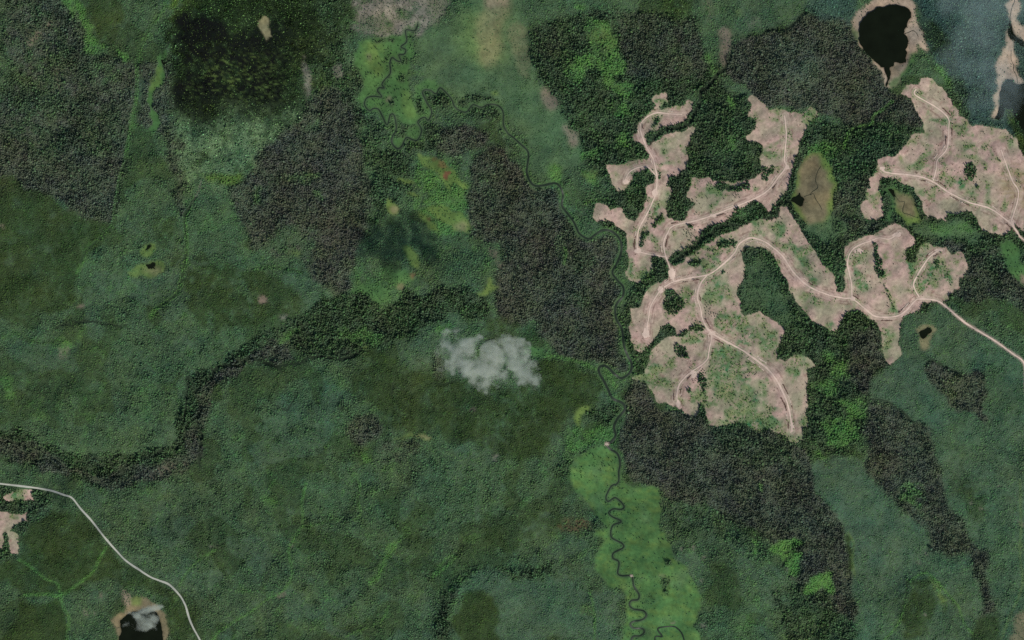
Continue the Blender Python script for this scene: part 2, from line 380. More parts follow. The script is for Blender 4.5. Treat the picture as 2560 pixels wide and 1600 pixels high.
poly('L', T(2,2,'520 1060 560 1020 680 1030 850 1000 950 1020 960 1100 920 1150 760 1180 620 1250 520 1230 500 1130'), 7, .65, mottled=.3)
poly('MG', T(2,2,'420 1350 640 1280 760 1170 790 1200 640 1320 540 1450 430 1470'), 5, .7, mottled=.3)
poly('MG', T(2,2,'700 860 940 780 1020 800 1040 870 960 960 900 1010 740 930'), 6, .8)
poly('G', O('2 1090 120 1120 240 1165 300 1165 360 1200 200 1260 120 1200 0 1145'), 10, .4)
poly('MG', T(0,3,'-700 60 30 60 310 80 480 100 500 190 440 300 330 340 240 330 0 290 -700 280'), 5, .8)
poly('MG', T(0,3,'240 360 330 340 250 480 170 520 110 440'), 5, .8)
poly('MG', T(0,3,'-700 480 60 480 90 560 90 680 160 720 130 820 0 760 -700 760'), 6, .8)
poly('O', T(0,3,'290 400 500 260 780 300 900 420 1060 640 1180 790 1000 930 840 940 600 1070 520 1080 220 1080 0 980 0 800 180 760 180 560'), 7, .9, mottled=.15)
poly('O', T(0,3,'1180 800 1450 930 1600 1010 1740 1200 1860 1512 1860 1700 1640 1700 1560 1250 1480 1080 1200 1030 980 900 1050 820'), 9, .8, mottled=.25)
poly('O', T(0,3,'190 1140 540 1110 600 1230 640 1400 620 1700 -300 1900 0 1512 90 1400'), 5, .92)
poly('G', T(0,3,'600 1150 900 1130 1100 1100 1050 1300 1100 1512 640 1512'), 10, .6)
poly('TS', T(0,3,'760 1200 900 1240 910 1280 870 1310 780 1230'), 5, .4, mottled=.7)
poly('SD', T(0,3,'1140 1040 1180 1040 1240 1090 1250 1180 1210 1230 1180 1180'), 4, .55)
poly('BP', T(0,3,'930 1060 970 1070 960 1120 930 1130'), 4, .5, mottled=.5)
SHL = T(0,3,'1040 1330 1170 1260 1240 1180 1260 1110 1360 1110 1500 1180 1560 1260 1575 1512 1580 1900 1080 1900 1120 1512')
poly('BT', SHL, 4, .95)
poly('YM', T(0,3,'1230 1110 1350 1110 1340 1180 1240 1190'), 5, .7)
poly('O', O('1085 1395 1203 1392 1208 1512 1208 1700 1078 1700'), 5, .92)
poly('O', T(1,3,'1090 480 1600 500 1680 700 1450 1000 1200 1000 1060 780'), 18, .5, mottled=.35)
poly('O', T(1,3,'2150 330 2900 350 2900 480 2700 520 2400 700 2100 600'), 12, .65, mottled=.3)
poly('MG', T(1,3,'1950 870 2420 830 2800 750 2800 860 2420 960 2100 950 1950 1000 1880 1080 1830 1200 1850 1400 1830 1700 1720 1700 1700 1300 1760 1100'), 6, .8, mottled=.2)
poly('T', T(1,3,'1880 1080 2000 950 2419 950 2900 900 3500 1080 3490 1700 2260 1700 2240 1090'), 10, .8)
poly('M', T(1,3,'1820 1070 1930 990 1900 1100 1800 1200'), 5, .6)
poly('YG', T(2,3,'640 1200 680 1180 780 1200 780 1300 740 1280 650 1280'), 5, .3)
poly('BP', T(1,3,'190 1090 270 1050 275 1100 210 1125'), 3, .6)
poly('BP', T(1,3,'310 565 340 565 340 650 310 660'), 3, .5)
poly('TS', T(0,3,'1970 620 2060 620 2070 660 1980 645'), 3, .5, mottled=.5)
poly('L', T(1,3,'40 150 130 150 220 200 180 260 100 240 50 190'), 6, .5)
poly('L', T(1,3,'1220 650 1350 570 1380 480 1340 640 1240 740 1200 850 1110 980 1060 1000 1040 950 1150 850'), 5, .6)
# north-centre mature forest with deciduous band
poly('MG', O('1252 70 1290 45 1340 50 1400 15 1500 25 1560 30 1640 40 1700 60 1745 130 1740 170 1690 215 1620 240 1560 250 1545 235 1520 275 1500 330 1500 360 1440 400 1400 400 1375 350 1370 320 1330 270 1300 220 1270 180 1250 120'), 6, .92)
poly('M', T(2,0,'1000 100 1300 150 1700 170 1780 450 1890 600 1780 760 1500 730 1100 700 1060 560 980 300'), 9, .7, mottled=.25)
poly('M', T(2,0,'200 260 450 320 480 480 300 560 200 430'), 12, .4, mottled=.4)
poly('G', O('1200 -240 1500 -240 1500 20 1400 14 1340 48 1290 44 1250 68 1240 10'), 8, .6)
poly('YG', T(2,0,'1380 -400 1740 -400 1760 0 1700 120 1560 200 1380 130'), 14, .35, mottled=.4)
poly('S2', T(2,0,'1380 -400 1740 -400 1760 0 1700 120 1560 200 1380 130'), 18, .6)
for q in ('590 20 700 60 690 100 600 70', '700 190 900 200 980 340 1000 500 1070 650 1060 780 1190 790 1150 880 1080 930 960 860 850 800 880 700 760 640 600 600 580 510 780 470 720 330 680 230',
          '920 980 1080 960 1140 1080 1000 1110 930 1050', '980 1240 1080 1230 1110 1370 1000 1400', '480 680 560 600 700 640 640 780 500 700', '640 1430 830 1400 840 1512 640 1512'):
    poly('L', T(2,0,q), 6, .8, mottled=.35)
for q in ('700 330 900 200 960 330 860 420', '900 700 960 780 1180 800 1080 880 960 860', '840 420 980 360 960 480 880 520'):
    poly('YM', T(2,0,q), 8, .35)
for q in ('960 720 1070 730 1060 790 970 780', '1000 460 1060 460 1060 510 1010 510', '1140 930 1200 930 1190 970 1150 970', '980 1100 1030 1095 1030 1140 990 1140', '590 210 690 230 640 290 590 260'):
    poly('MG', T(2,0,q), 2, .8)
poly('G', T(2,0,'1760 -400 2419 -400 2419 265 2250 285 2170 335 2090 500 2010 655 1900 600 1800 450 1760 200'), 9, .9)
poly('BP', T(2,0,'1965 260 2050 260 2070 360 2055 600 2000 650 1965 560'), 6, .7)
poly('BP', T(2,0,'1800 0 1900 0 1900 200 1840 180'), 12, .25)
poly('TS', T(2,0,'2180 150 2330 150 2350 250 2230 270'), 10, .45, mottled=.5)
poly('YM', T(2,0,'2170 -20 2220 0 2210 160 2120 180'), 6, .35, mottled=.5)
poly('L', T(2,0,'1820 500 1900 500 1900 600 1960 680 1860 760 1790 900 1700 920 1780 800 1880 700 1890 620 1800 560'), 6, .6)
# north-east mature block
poly('M', O('1735 110 1815 72 1860 66 1880 50 1905 30 2000 44 2013 70 2032 112 2076 158 2098 207 2130 225 2160 250 2180 300 2130 300 2080 290 2000 300 1932 268 1914 250 1850 250 1810 262 1780 235 1760 200 1715 170'), 5, .96)
poly('T', O('1780 -240 1925 -240 1935 0 1905 28 1870 62 1815 70 1780 68 1740 105 1730 60'), 6, .5)
poly('SP', O('1905 28 1960 -60 2060 -60 2020 40 2010 60 1990 44'), 6, .7)
poly('MG', O('1380 430 1440 400 1500 330 1500 240 1560 250 1640 240 1700 180 1780 235 1815 265 1860 290 1932 270 2000 300 2080 290 2150 300 2190 320 2300 300 2419 330 2700 330 2700 740 2419 700 2330 690 2240 715 2135 745 2080 850 2000 900 2030 1040 1910 1062 1850 1050 1500 900 1480 700 1470 560 1400 520'), 6, .9)
poly('G', O('1300 425 1370 400 1440 420 1442 470 1400 520 1380 560 1350 530 1335 490 1322 450'), 6, .75, mottled=.3)
poly('L', O('1380 400 1420 440 1410 440 1370 400'), 4, .6)
poly('YM', T(2,1,'640 130 740 90 820 100 790 180 790 240 740 220 700 180'), 6, .4, mottled=.5)
poly('L', T(2,1,'330 60 470 80 450 230 400 210 340 140'), 7, .8)
poly('L', T(2,0,'2040 900 2100 960 2110 1040 2060 1010'), 4, .9)
poly('L', T(2,0,'2050 1290 2120 1290 2130 1420 2060 1400'), 7, .7, mottled=.5)
poly('G', T(2,0,'1640 950 1760 880 1800 980 1700 1110 1660 1100'), 6, .5)
poly('M', O('1960 470 2000 420 2060 400 2060 440 2030 480 2040 520 2080 520 2070 545 2020 565 1990 570 1975 520'), 6, .7, mottled=.3)
poly('L', T(3,0,'380 1400 520 1330 640 1380 620 1480 560 1600 380 1560'), 8, .6, mottled=.4)
# north-east speckled woods, lake shores
poly('SP', T(3,0,'1340 -900 3200 -900 3200 900 2250 1300 2150 1200 1900 1170 1840 1000 1760 850 1700 650 1560 520 1480 480 1430 250 1360 0'), 6, .95)
poly('S2', T(3,0,'1430 150 1560 200 1720 400 1800 600 1740 700 1640 560 1500 480 1440 300'), 12, .75, mottled=.3)
poly('MG', T(3,0,'1740 650 1900 900 1900 1150 1760 1060 1720 900'), 10, .5)
poly('L', T(3,0,'1560 600 1640 640 1740 760 1740 860 1660 760'), 6, .55, mottled=.3)
poly('S2', T(3,0,'2240 1010 2900 1100 2900 1500 2419 1490 2340 1300 2280 1200'), 6, .9)
poly('YG', T(3,0,'2250 1020 2330 1080 2400 1300 2419 1450 2340 1300 2260 1150'), 6, .35, mottled=.6)
SH = T(3,0,'795 190 830 130 900 60 1000 0 1060 -100 1330 -100 1370 20 1390 130 1430 240 1470 380 1500 490 1410 400 1400 500 1330 560 1310 640 1250 710 1180 830 1110 820 1100 740 1040 650 990 560 900 460 830 370 795 290')
poly('SD', SH, 3, .95)
poly('MD', T(3,0,'795 270 855 290 860 390 830 380 800 310'), 4, .7)
poly('MD', T(3,0,'1330 510 1405 500 1390 580 1310 700 1240 780 1180 840 1140 810 1250 710 1310 620'), 4, .8)
poly('BT', T(3,0,'1150 640 1200 600 1300 600 1250 700 1170 760'), 4, .7)
poly('RB', T(3,0,'920 60 1000 20 1060 30 980 90 940 110'), 6, .3)
SH2 = T(3,0,'2290 -900 2390 -900 2375 0 2350 150 2390 240 2700 300 2700 420 2419 400 2330 330 2330 480 2419 800 2350 790 2250 750 2200 900 2190 1050 2150 1120 2110 1110 2150 1020 2170 850 2180 700 2240 450 2240 60 2290 0')
poly('SD', SH2, 3, .95)
# wet openings in the east
BOG1 = T(3,1,'330 0 350 -30 480 -70 540 -20 580 40 610 110 640 170 665 240 625 310 610 450 590 540 500 600 440 620 370 610 300 520 230 410 230 330 260 200 300 80')
poly('YM', BOG1, 3, .95)
poly('BT', T(3,1,'340 0 480 -60 500 60 570 120 630 240 590 370 560 440 520 570 380 610 310 500 270 420 260 300 290 180'), 7, .95)
poly('BT', T(3,1,'330 540 540 540 560 640 480 700 400 660'), 8, .55, mottled=.4)
poly('F', T(3,1,'370 600 520 600 600 500 680 560 770 620 740 700 640 760 540 800 400 720 350 660'), 8, .85)
poly('MG', T(3,1,'600 540 680 540 720 640 660 700 600 620'), 5, .5)
poly('MD', T(3,1,'1095 265 1180 240 1240 300 1350 330 1200 350 1150 340 1170 600 1140 590'), 4, .75)
BOG2 = T(3,1,'1180 270 1240 320 1360 335 1395 440 1425 540 1460 590 1400 600 1320 630 1275 540 1205 480 1200 370')
poly('YM', BOG2, 3, .95)
poly('BT', T(3,1,'1190 280 1240 330 1350 350 1385 460 1400 530 1340 540 1270 500 1210 460 1205 370'), 6, .9)
poly('F', T(3,1,'1330 600 1460 580 1560 600 1700 590 1860 560 1970 640 2040 720 2000 800 1900 800 1780 740 1600 730 1480 720 1380 690'), 7, .85)
poly('L', T(3,1,'1480 600 1600 600 1900 580 2000 700 1800 680 1600 700'), 8, .5, mottled=.4)
poly('M', T(3,1,'1500 760 1860 800 1900 900 1800 880 1680 820 1520 790'), 6, .9)
poly('M', T(3,1,'1900 900 2160 800 2230 1050 2419 1200 2600 1300 2419 1450 2000 1350 1760 1280 1830 1120 1900 1020'), 10, .8, mottled=.15)
poly('MG', T(3,1,'2040 900 2140 900 2180 1200 2100 1200'), 8, .7)
poly('MD', T(3,1,'2190 800 2280 760 2350 800 2400 980 2700 1100 2700 1300 2419 1200 2300 1090 2240 980 2210 880'), 4, .9)
poly('BP', T(3,1,'2380 1080 2700 1100 2700 1300 2419 1210'), 5, .8)
poly('F', T(2,1,'2170 900 2300 830 2419 900 2700 950 2800 1200 2900 1512 2700 1700 2419 1480 2340 1420 2200 1480 2180 1400 2160 1250 2240 1100'), 9, .6)
poly('MG', T(2,1,'2160 820 2350 820 2419 850 2510 930 2560 1000 2670 1250 2760 1512 2700 1540 2620 1350 2500 1100 2419 980 2300 900 2230 1000 2200 900'), 6, .85)
# south-east: plantations and mature strips
poly('G', O('1985 640 2000 690 1980 690'), 3, .3)
poly('T', O('2120 760 2180 730 2260 730 2340 790 2419 850 2600 900 2600 1800 2000 1800 2010 1440 1990 1250 1915 1100 2035 1090 2060 1060 2055 950 2055 900 2110 850 2130 840'), 9, .55)
poly('MG', O('1820 860 1860 840 1850 780 1900 760 1990 750 2060 760 2090 850 2110 860 2060 890 2055 950 2035 1040 1985 1100 1915 1092 1905 1050 1910 990 1905 900 1925 870 1890 840'), 5, .9)
poly('M', T(3,2,'800 100 1010 60 1060 150 1100 360 1160 430 1000 500 960 560 940 700 860 650 760 560 780 300'), 6, .85)
for q in ('660 400 740 420 780 560 700 520 640 700 560 720 400 640 420 600 560 560', '640 760 900 740 950 850 900 930 780 920 860 1000 880 1140 700 1200 520 1200 500 980 560 900 620 950 760 900 720 820', '500 300 620 320 620 400 520 380', '430 1230 600 1250 560 1340 440 1330'):
    poly('L', T(3,2,q), 7, .8, mottled=.35)
poly('T', T(3,2,'960 570 1130 450 1260 370 1480 375 1500 420 1480 500 1600 680 1700 820 1820 900 1700 1040 1560 1030 1400 980 1260 850 1180 790 1000 740 955 690'), 6, .8)
poly('M', T(3,2,'1490 420 1560 380 1680 450 1800 495 1870 520 1960 455 2050 540 2080 680 2010 800 2090 940 2040 960 1950 870 1800 880 1700 800 1600 660 1500 530'), 5, .9)
poly('YG', T(3,2,'1560 520 1640 540 1800 640 1760 760 1640 640'), 12, .25, mottled=.5)
poly('M', O('2055 948 2102 951 2127 971 2152 996 2200 1011 2205 1056 2220 1106 2225 1134 2252 1209 2285 1259 2302 1289 2327 1297 2330 1347 2340 1410 2352 1447 2310 1460 2315 1384 2297 1334 2290 1304 2240 1314 2197 1304 2190 1247 2160 1229 2127 1199 2090 1159 2065 1134 2040 1100 2035 1020'), 6, .9)
poly('L', T(3,3,'1260 40 1400 20 1480 110 1420 280 1500 340 1460 350 1380 240 1250 210'), 6, .6, mottled=.5)
poly('T', T(3,2,'400 1350 900 1350 930 1512 400 1512'), 6, .5)
poly('T', O('1918 1098 2035 1092 2070 1150 2130 1210 2160 1235 2185 1260 2195 1320 2150 1330 2100 1360 2015 1350 2010 1290 1960 1190 1925 1160'), 6, .85)
poly('M', O('1475 960 1495 895 1525 905 1545 955 1600 970 1660 985 1675 1010 1760 1005 1815 1015 1885 1055 1905 1060 1912 1090 1925 1165 1960 1200 1995 1260 2010 1300 2010 1400 2020 1470 1960 1440 1890 1400 1855 1320 1800 1270 1760 1245 1700 1215 1560 1160 1540 1150 1500 1140 1475 1080 1470 1010'), 5, .95)
poly('MG', O('1680 1010 1760 1005 1850 1040 1870 1100 1800 1110 1720 1060'), 10, .6)
poly('MG', O('1560 1160 1700 1200 1760 1240 1830 1300 1800 1330 1680 1260 1600 1260'), 12, .45)
poly('MG', O('1830 1390 1960 1400 2030 1500 2040 1600 1900 1600 1850 1450'), 9, .7, mottled=.3)
for q in ('0 670 80 600 170 560 330 580 335 605 240 650 330 680 300 880 260 930 180 900 200 840 130 740 100 700', '480 880 620 880 620 1080 520 1010 330 1080 350 990'):
    poly('L', T(3,3,q), 5, .95)
poly('L', T(2,3,'2260 560 2320 580 2340 700 2280 720'), 5, .9)
poly('L', T(2,3,'2340 20 2380 40 2370 110 2330 60'), 4, .8)
poly('O', T(2,3,'1860 780 1980 760 2080 850 2150 1000 2180 1150 2100 1250 1960 1180 1840 1230 1800 1050 1900 950'), 10, .7)
poly('O', T(3,3,'720 520 790 540 810 700 800 860 740 850'), 4, .9)
poly('O', T(3,3,'1340 970 1500 910 1560 1000 1620 1150 1560 1280 1400 1512 1280 1512 1250 1300'), 9, .85, mottled=.2)
poly('O', T(3,3,'1950 1330 2140 1280 2200 1400 2180 1600 1930 1600'), 7, .8)
poly('O', T(3,3,'1720 0 1950 40 2060 200 2050 380 1900 350 1820 180'), 14, .6, mottled=.3)
poly('YG', T(3,3,'1510 900 1580 930 1660 1100 1700 1130 1660 1300 1600 1260 1600 1100'), 5, .4, mottled=.3)
poly('YM', T(3,3,'1600 1060 1700 1130 1640 1180'), 5, .7)
poly('BT', T(3,3,'2280 1512 2320 1330 2419 1220 2800 1100 2800 1800 2280 1800'), 7, .7)
poly('BP', T(3,3,'2360 380 2419 400 2419 450 2370 440'), 5, .4)
for x, y in ((1710, 640), (1600, 650), (1810, 730), (1790, 950)): ell('TS', 1280 + x * .2646, 1200 + y * .2646, 5, 7, .45)
for x, y in ((1500, 700), (1420, 780), (2010, 270), (1920, 220), (1480, 1270), (2180, 60)): ell('TS', 1920 + x * .2646, 1200 + y * .2646, 6, 5, .4)
# south meadow
MEAD = J(T(2,2,'560 1512 560 1400 600 1300 700 1240 790 1200 870 1190 930 1200 1010 1280 1035 1360 1050 1512'),
         T(2,3,'1060 20 1150 80 1300 60 1400 100 1412 300 1392 420 1450 500 1500 620 1520 690 1545 760 1650 800 1700 950 1750 1010 1790 1100 1790 1200 1750 1300 1700 1380 1780 1512 1900 1900 1000 1900 1030 1512 1045 1400 1080 1300 1085 1100 1050 1040 1010 1020 930 1030 850 920 780 850 775 760 830 640 880 560 760 530 800 480 930 470 780 330 700 200 600 120 570 40'))
poly('MD', MEAD, 3, .97)
poly('L', T(2,2,'500 1512 560 1350 700 1260 790 1300 800 1512 620 1512'), 8, .5, mottled=.4)
_mm = blur(fill(MEAD), 4)
put(_mm * np.clip(noise(30, 71, 3, ax=1.0, ay=.4, ang=.3) * .5 + .1, 0, 1) * .55, 'YM')
put(_mm * np.clip(noise(12, 72, 2, ax=.3, ay=1.0, ang=.8) * .5 - .2, 0, 1) * .6, 'YM')
put(_mm * np.clip(noise(40, 73, 3) * .5 - .2, 0, 1) * .6, 'F')
dens[:] = np.where(_mm > .5, np.minimum(dens, .12), dens)
poly('YM', T(2,3,'860 920 1000 990 1100 1060 1080 1250 1120 1300 1600 1300 1600 1200 1100 1240 1180 1100 1060 960'), 8, .3, mottled=.3)
poly('MG', T(2,3,'1440 760 1500 755 1510 800 1450 810'), 2, .8)
poly('MG', T(2,3,'1400 930 1490 920 1480 1000 1440 1010 1480 1090 1440 1080 1410 1000'), 3, .7)
poly('MG', T(2,2,'640 1240 720 1230 700 1260'), 2, .5)
poly('L', T(2,2,'950 760 1040 780 1000 700 900 560 850 480 880 450 960 540 1000 640'), 5, .6)
poly('BP', T(2,3,'1485 1350 1550 1330 1530 1360 1500 1365'), 2, .6)
poly('BP', T(2,3,'1380 890 1450 895 1440 920 1390 915'), 3, .4)
poly('RB', T(2,3,'430 430 560 360 700 360 790 440 640 470 450 490'), 10, .35, mottled=.6)
poly('TS', T(2,3,'1780 1355 1840 1355 1840 1410 1790 1400'), 3, .6)

# ---------------------------------------------------------------- lines in the forest: little valleys, old tracks
def strip(c, w, k, *parts):
    p = J(*parts)
    m = line(p, w)
    put(m, c, k)
CREEKW = J(T(0,0,'1560 -300 1560 20 1520 130 1460 190 1400 280 1330 440 1310 520 1290 640 1290 900 1240 1150 1180 1512'), T(0,1,'1120 230 1080 480 1060 620 920 760 820 840 780 950 730 1060'))
strip('L', 8, .42, CREEKW)
strip('W', 3.5, .6, T(0,0,'1520 130 1460 190 1400 280 1330 440 1300 520 1290 640'))
strip('W', 3.0, .5, T(0,0,'1600 400 1540 490 1530 530'))
strip('L', 9, .6, T(0,1,'1840 360 1780 480 1750 560 1765 850 1730 1050 1700 1200 1640 1290 1480 1400 1420 1480'))
strip('TS', 4, .5, T(0,1,'1900 200 1860 330 1780 460'))
strip('L', 6, .6, T(0,3,'1000 640 940 740 880 860 740 980 570 1090 450 1075 340 1080 230 1090'), )
strip('L', 6, .55, T(0,3,'570 1090 600 1210 650 1300 630 1512'))
strip('L', 5, .5, T(0,3,'180 750 330 850 430 930 540 980 570 1080'))
strip('L', 5, .5, T(0,3,'2040 660 1900 740 1780 860 1690 1000'))
strip('L', 5, .5, T(1,3,'960 0 980 60 960 200 990 320 930 380'))
strip('L', 5, .5, T(1,3,'470 40 430 230 440 400 330 600 310 700 340 900 240 1060 100 1130 -40 1240 -300 1400 -420 1512'))
strip('L', 5, .45, T(1,3,'440 440 640 400 760 370'))
strip('L', 5, .45, T(1,3,'1660 920 1800 740 1880 740 1700 900'))
strip('L', 4, .4, T(1,3,'850 1480 1100 1370 1180 1340 1250 1200'))
strip('L', 4, .5, T(2,3,'730 1040 760 1150 780 1300 780 1512'))
strip('L', 4, .6, T(3,3,'1320 940 1300 1100 1260 1280 1200 1400 1100 1512'))
strip('L', 4, .6, T(3,3,'1340 960 1420 900 1500 880 1600 960 1700 1080 1800 1200 1850 1350 1930 1450'))
strip('YM', 4, .4, T(3,3,'760 500 810 600 800 760 820 900'))
strip('YM', 6, .35, T(3,3,'2380 0 2390 400 2380 700 2400 1000 2300 1250 2200 1500'))
strip('O', 4, .5, T(1,2,'1360 560 1380 700 1350 880'))
strip('L', 8, .5, T(2,2,'120 300 250 330 440 350 620 390 760 450 820 470'))
strip('L', 6, .6, J(T(2,1,'500 830 510 900 490 980')))
strip('W', 3, .5, T(2,0,'2080 520 2020 640 1960 690 1900 760 1850 820 1790 850'))
strip('L', 7, .7, T(3,0,'1170 960 1080 1040 1000 1090 980 1180 880 1195 780 1240 740 1300 720 1400'))
strip('L', 7, .6, T(2,1,'700 400 780 385 880 375 950 390'))
strip('L', 7, .45, T(1,1,'0 1030 100 1010 300 1030 420 1060'))
for q in ('200 60 420 100 560 30 700 0', '1260 120 1500 160'):
    strip('W', 2.5, .35, T(0,2,q))
strip('M', 4, .4, T(0,2,'1880 1300 1900 1100 1890 950 1930 700 2050 600'))

# ---------------------------------------------------------------- water outlines and the river
LAKE = T(3,0,'860 290 870 220 900 170 950 120 1020 80 1060 65 1100 70 1150 48 1220 45 1260 60 1320 80 1355 120 1355 165 1325 195 1315 250 1290 280 1285 320 1320 360 1330 390 1300 470 1315 500 1305 590 1270 598 1190 590 1185 625 1150 640 1160 690 1155 740 1135 790 1120 825 1112 800 1130 740 1110 690 1105 640 1060 625 1040 605 960 530 920 490 890 440 858 380 870 350')
LAKE2 = T(3,0,'2265 755 2310 760 2350 800 2419 795 2900 800 2900 1280 2420 1240 2380 1190 2330 1080 2280 1030 2230 1010 2220 1100 2180 1135 2145 1125 2180 1050 2195 950 2205 860 2230 790')
LAKE3 = T(3,0,'2285 190 2305 240 2335 330 2419 390 2440 440 2340 390 2290 370 2265 310')
LAKE4 = T(0,3,'1132 1330 1200 1275 1260 1245 1380 1215 1450 1230 1500 1290 1520 1350 1540 1512 1545 1900 1130 1900 1125 1512 1150 1440 1140 1390')
POND = T(3,2,'1425 125 1450 100 1510 70 1545 75 1550 100 1520 130 1490 165 1465 180 1445 165')
POND2 = T(0,1,'1375 990 1420 985 1440 968 1465 972 1468 1000 1450 1008 1480 1040 1440 1022 1400 1028')
POND3 = T(0,1,'1395 815 1425 805 1440 812 1405 840 1370 865 1390 835')
POND4 = T(3,1,'215 375 250 350 280 340 300 310 320 350 345 375 330 430 300 440 260 410 230 395')
POND5 = T(3,1,'1135 275 1165 270 1195 290 1200 330 1215 350 1180 340 1155 305')
POND6 = T(3,1,'2160 775 2185 790 2190 825 2165 820')
POND7 = T(0,0,'1515 562 1540 568 1572 570 1570 590 1548 612 1532 600')
WATERS = [('lake', LAKE), ('lake', LAKE2), ('lake', LAKE3), ('lake', LAKE4), ('pond', POND), ('pond', POND2), ('pond', POND3), ('pond', POND4), ('pond', POND5), ('pond', POND6), ('pond', POND7)]
poly('B', T(3,2,'1395 85 1480 40 1570 50 1595 105 1550 170 1525 200 1500 290 1450 290 1430 200'), 3, .9)
for _, w in WATERS: put(blur(fill(w), 2), 'W', 1)

RIVER = J(T(1,0,'1530 230 1500 290 1415 285 1425 390 1370 440 1415 470 1400 510 1350 520 1370 575 1335 575 1285 545 1265 600 1270 690 1210 760 1190 800 1210 832 1165 830 1150 860 1188 915 1110 910 1050 925 1025 980 1050 1030 1080 1045 1110 1025 1160 1035 1195 1100 1240 1180 1270 1085 1305 1090 1325 1180 1320 1240 1290 1290 1285 1350 1330 1402 1375 1385 1420 1300 1480 1320 1530 1320 1565 1230 1530 1150 1590 1108 1630 1135 1660 1050 1620 980 1575 880 1600 850 1650 855 1700 885 1740 830 1800 880 1850 940 1880 1010 1950 1055 2000 1050 2050 990 2130 1015 2200 985 2290 1000 2335 1060 2340 1180 2380 1260'),
          T(2,0,'0 1290 80 1360 150 1430 155 1500'),
          T(2,1,'140 110 170 200 220 245 300 240 400 220 450 250 482 330 472 430 520 500 580 580 610 640 640 700 720 745 780 710 850 665 920 668 990 710 1030 780 1030 880 990 980 950 1060 990 1130 1050 1200 1050 1280 990 1360 975 1430'),
          T(2,2,'990 0 1040 90 1060 250 1100 350 1130 410 1120 490 1040 550 980 520 920 460 870 430 825 450 825 500 870 580 910 660 950 740 1050 790 1065 850 1000 930 965 1010 980 1090 940 1150 890 1170 930 1220 1000 1270 1022 1360 1010 1430'),
          T(2,3,'1010 0 990 40 940 60 890 160 910 205 970 170 1010 190 1060 250 1030 280 960 275 915 310 950 350 1010 375 1030 400 950 435 940 540 1040 600 1050 640 960 690 955 740 1010 775 1000 880 1040 905 1130 910 1150 1000 1200 1080 1190 1130 1130 1140 1110 1180 1150 1220 1240 1235 1270 1280 1230 1320 1140 1340 1120 1370 1150 1400 1230 1405 1250 1440 1210 1475 1150 1480 1130 1530 1180 1700'))
RIVER2 = T(2,3,'1340 1700 1350 1530 1360 1480 1420 1480 1380 1420 1400 1395 1520 1385 1570 1410 1610 1460 1640 1560 1700 1700')
BROOKS = [T(3,1,'500 60 470 110 450 190 470 260 420 300 400 330 430 320 450 370 490 430 510 470'), T(3,1,'410 325 360 340 340 350'),
          T(3,1,'1200 340 1250 395 1290 395 1275 490 1330 515 1420 550'), T(3,0,'1290 320 1330 305 1370 290 1400 310 1420 350'),
          T(3,0,'2330 -200 2330 0 2310 60 2290 150 2288 195'), T(3,0,'2300 470 2300 560 2325 620 2320 660 2350 720 2358 785'),
          T(0,3,'1060 1385 1090 1380 1100 1400 1130 1395'), T(2,3,'1100 1055 1130 1075 1110 1110'), T(2,3,'1000 60 1040 85 1060 70'),
          T(1,0,'1460 140 1500 150 1530 190 1525 230')]
put(line(RIVER, 17), 'L', .28)
put(line(RIVER, 7), 'G', .9)
put(line(RIVER2, 7), 'MD', .9)
DAM = (1280 + 895 * .26457, 800 + 1172 * .26457)
ell('SD', DAM[0], DAM[1], 5, 4, .7)
ell('BP', 1280 + 1128 * .26457, 1200 + 905 * .26457, 4, 3, .7)

# ---------------------------------------------------------------- clearcuts
CUTA = J(T(2,0,'1320 930 1345 900 1440 870 1470 890 1450 930 1475 960 1395 1020 1390 1040 1500 1010 1620 1000 1660 945 1710 960 1705 1040 1640 1130 1560 1165 1410 1190 1340 1245 1290 1240 1245 1290 1265 1330 1280 1375'),
         O('1527 348 1560 330 1580 315 1617 310 1638 297 1646 302 1630 320 1630 335 1620 350 1625 378 1620 398 1607 403 1600 415 1577 420 1577 440 1590 450 1580 473 1572 488 1577 513 1600 522 1618 520 1624 500 1643 480 1622 465 1632 420 1672 418 1685 428 1700 428 1735 433 1770 425 1797 408 1802 398 1795 376 1802 343 1767 333 1762 322 1787 300 1790 278 1767 275 1776 250 1767 232 1775 225 1792 235 1815 260 1834 255 1897 268 1914 250 1932 268 1932 278 1907 300 1887 345 1877 378 1867 420 1850 460 1832 482 1815 500 1790 478 1775 470 1760 488 1745 500 1710 525 1690 530 1665 538 1650 560 1635 578 1610 592 1590 600 1578 612 1565 600 1537 606 1540 638 1525 655 1510 668 1500 666 1480 655 1477 643 1485 628 1485 603 1480 593 1482 578 1480 553 1470 543 1447 525 1407 523 1400 510 1409 480 1430 483 1442 498 1470 492 1475 508 1500 525 1510 508 1522 488 1529 460 1524 445 1547 433 1549 415 1540 397 1497 408 1492 428 1475 450 1455 450 1442 423 1433 388 1485 383 1530 378 1536 365 1525 356 1518 340 1497 332 1494 322 1507 312 1510 290'),
         T(2,0,'1300 1060 1360 1005'))
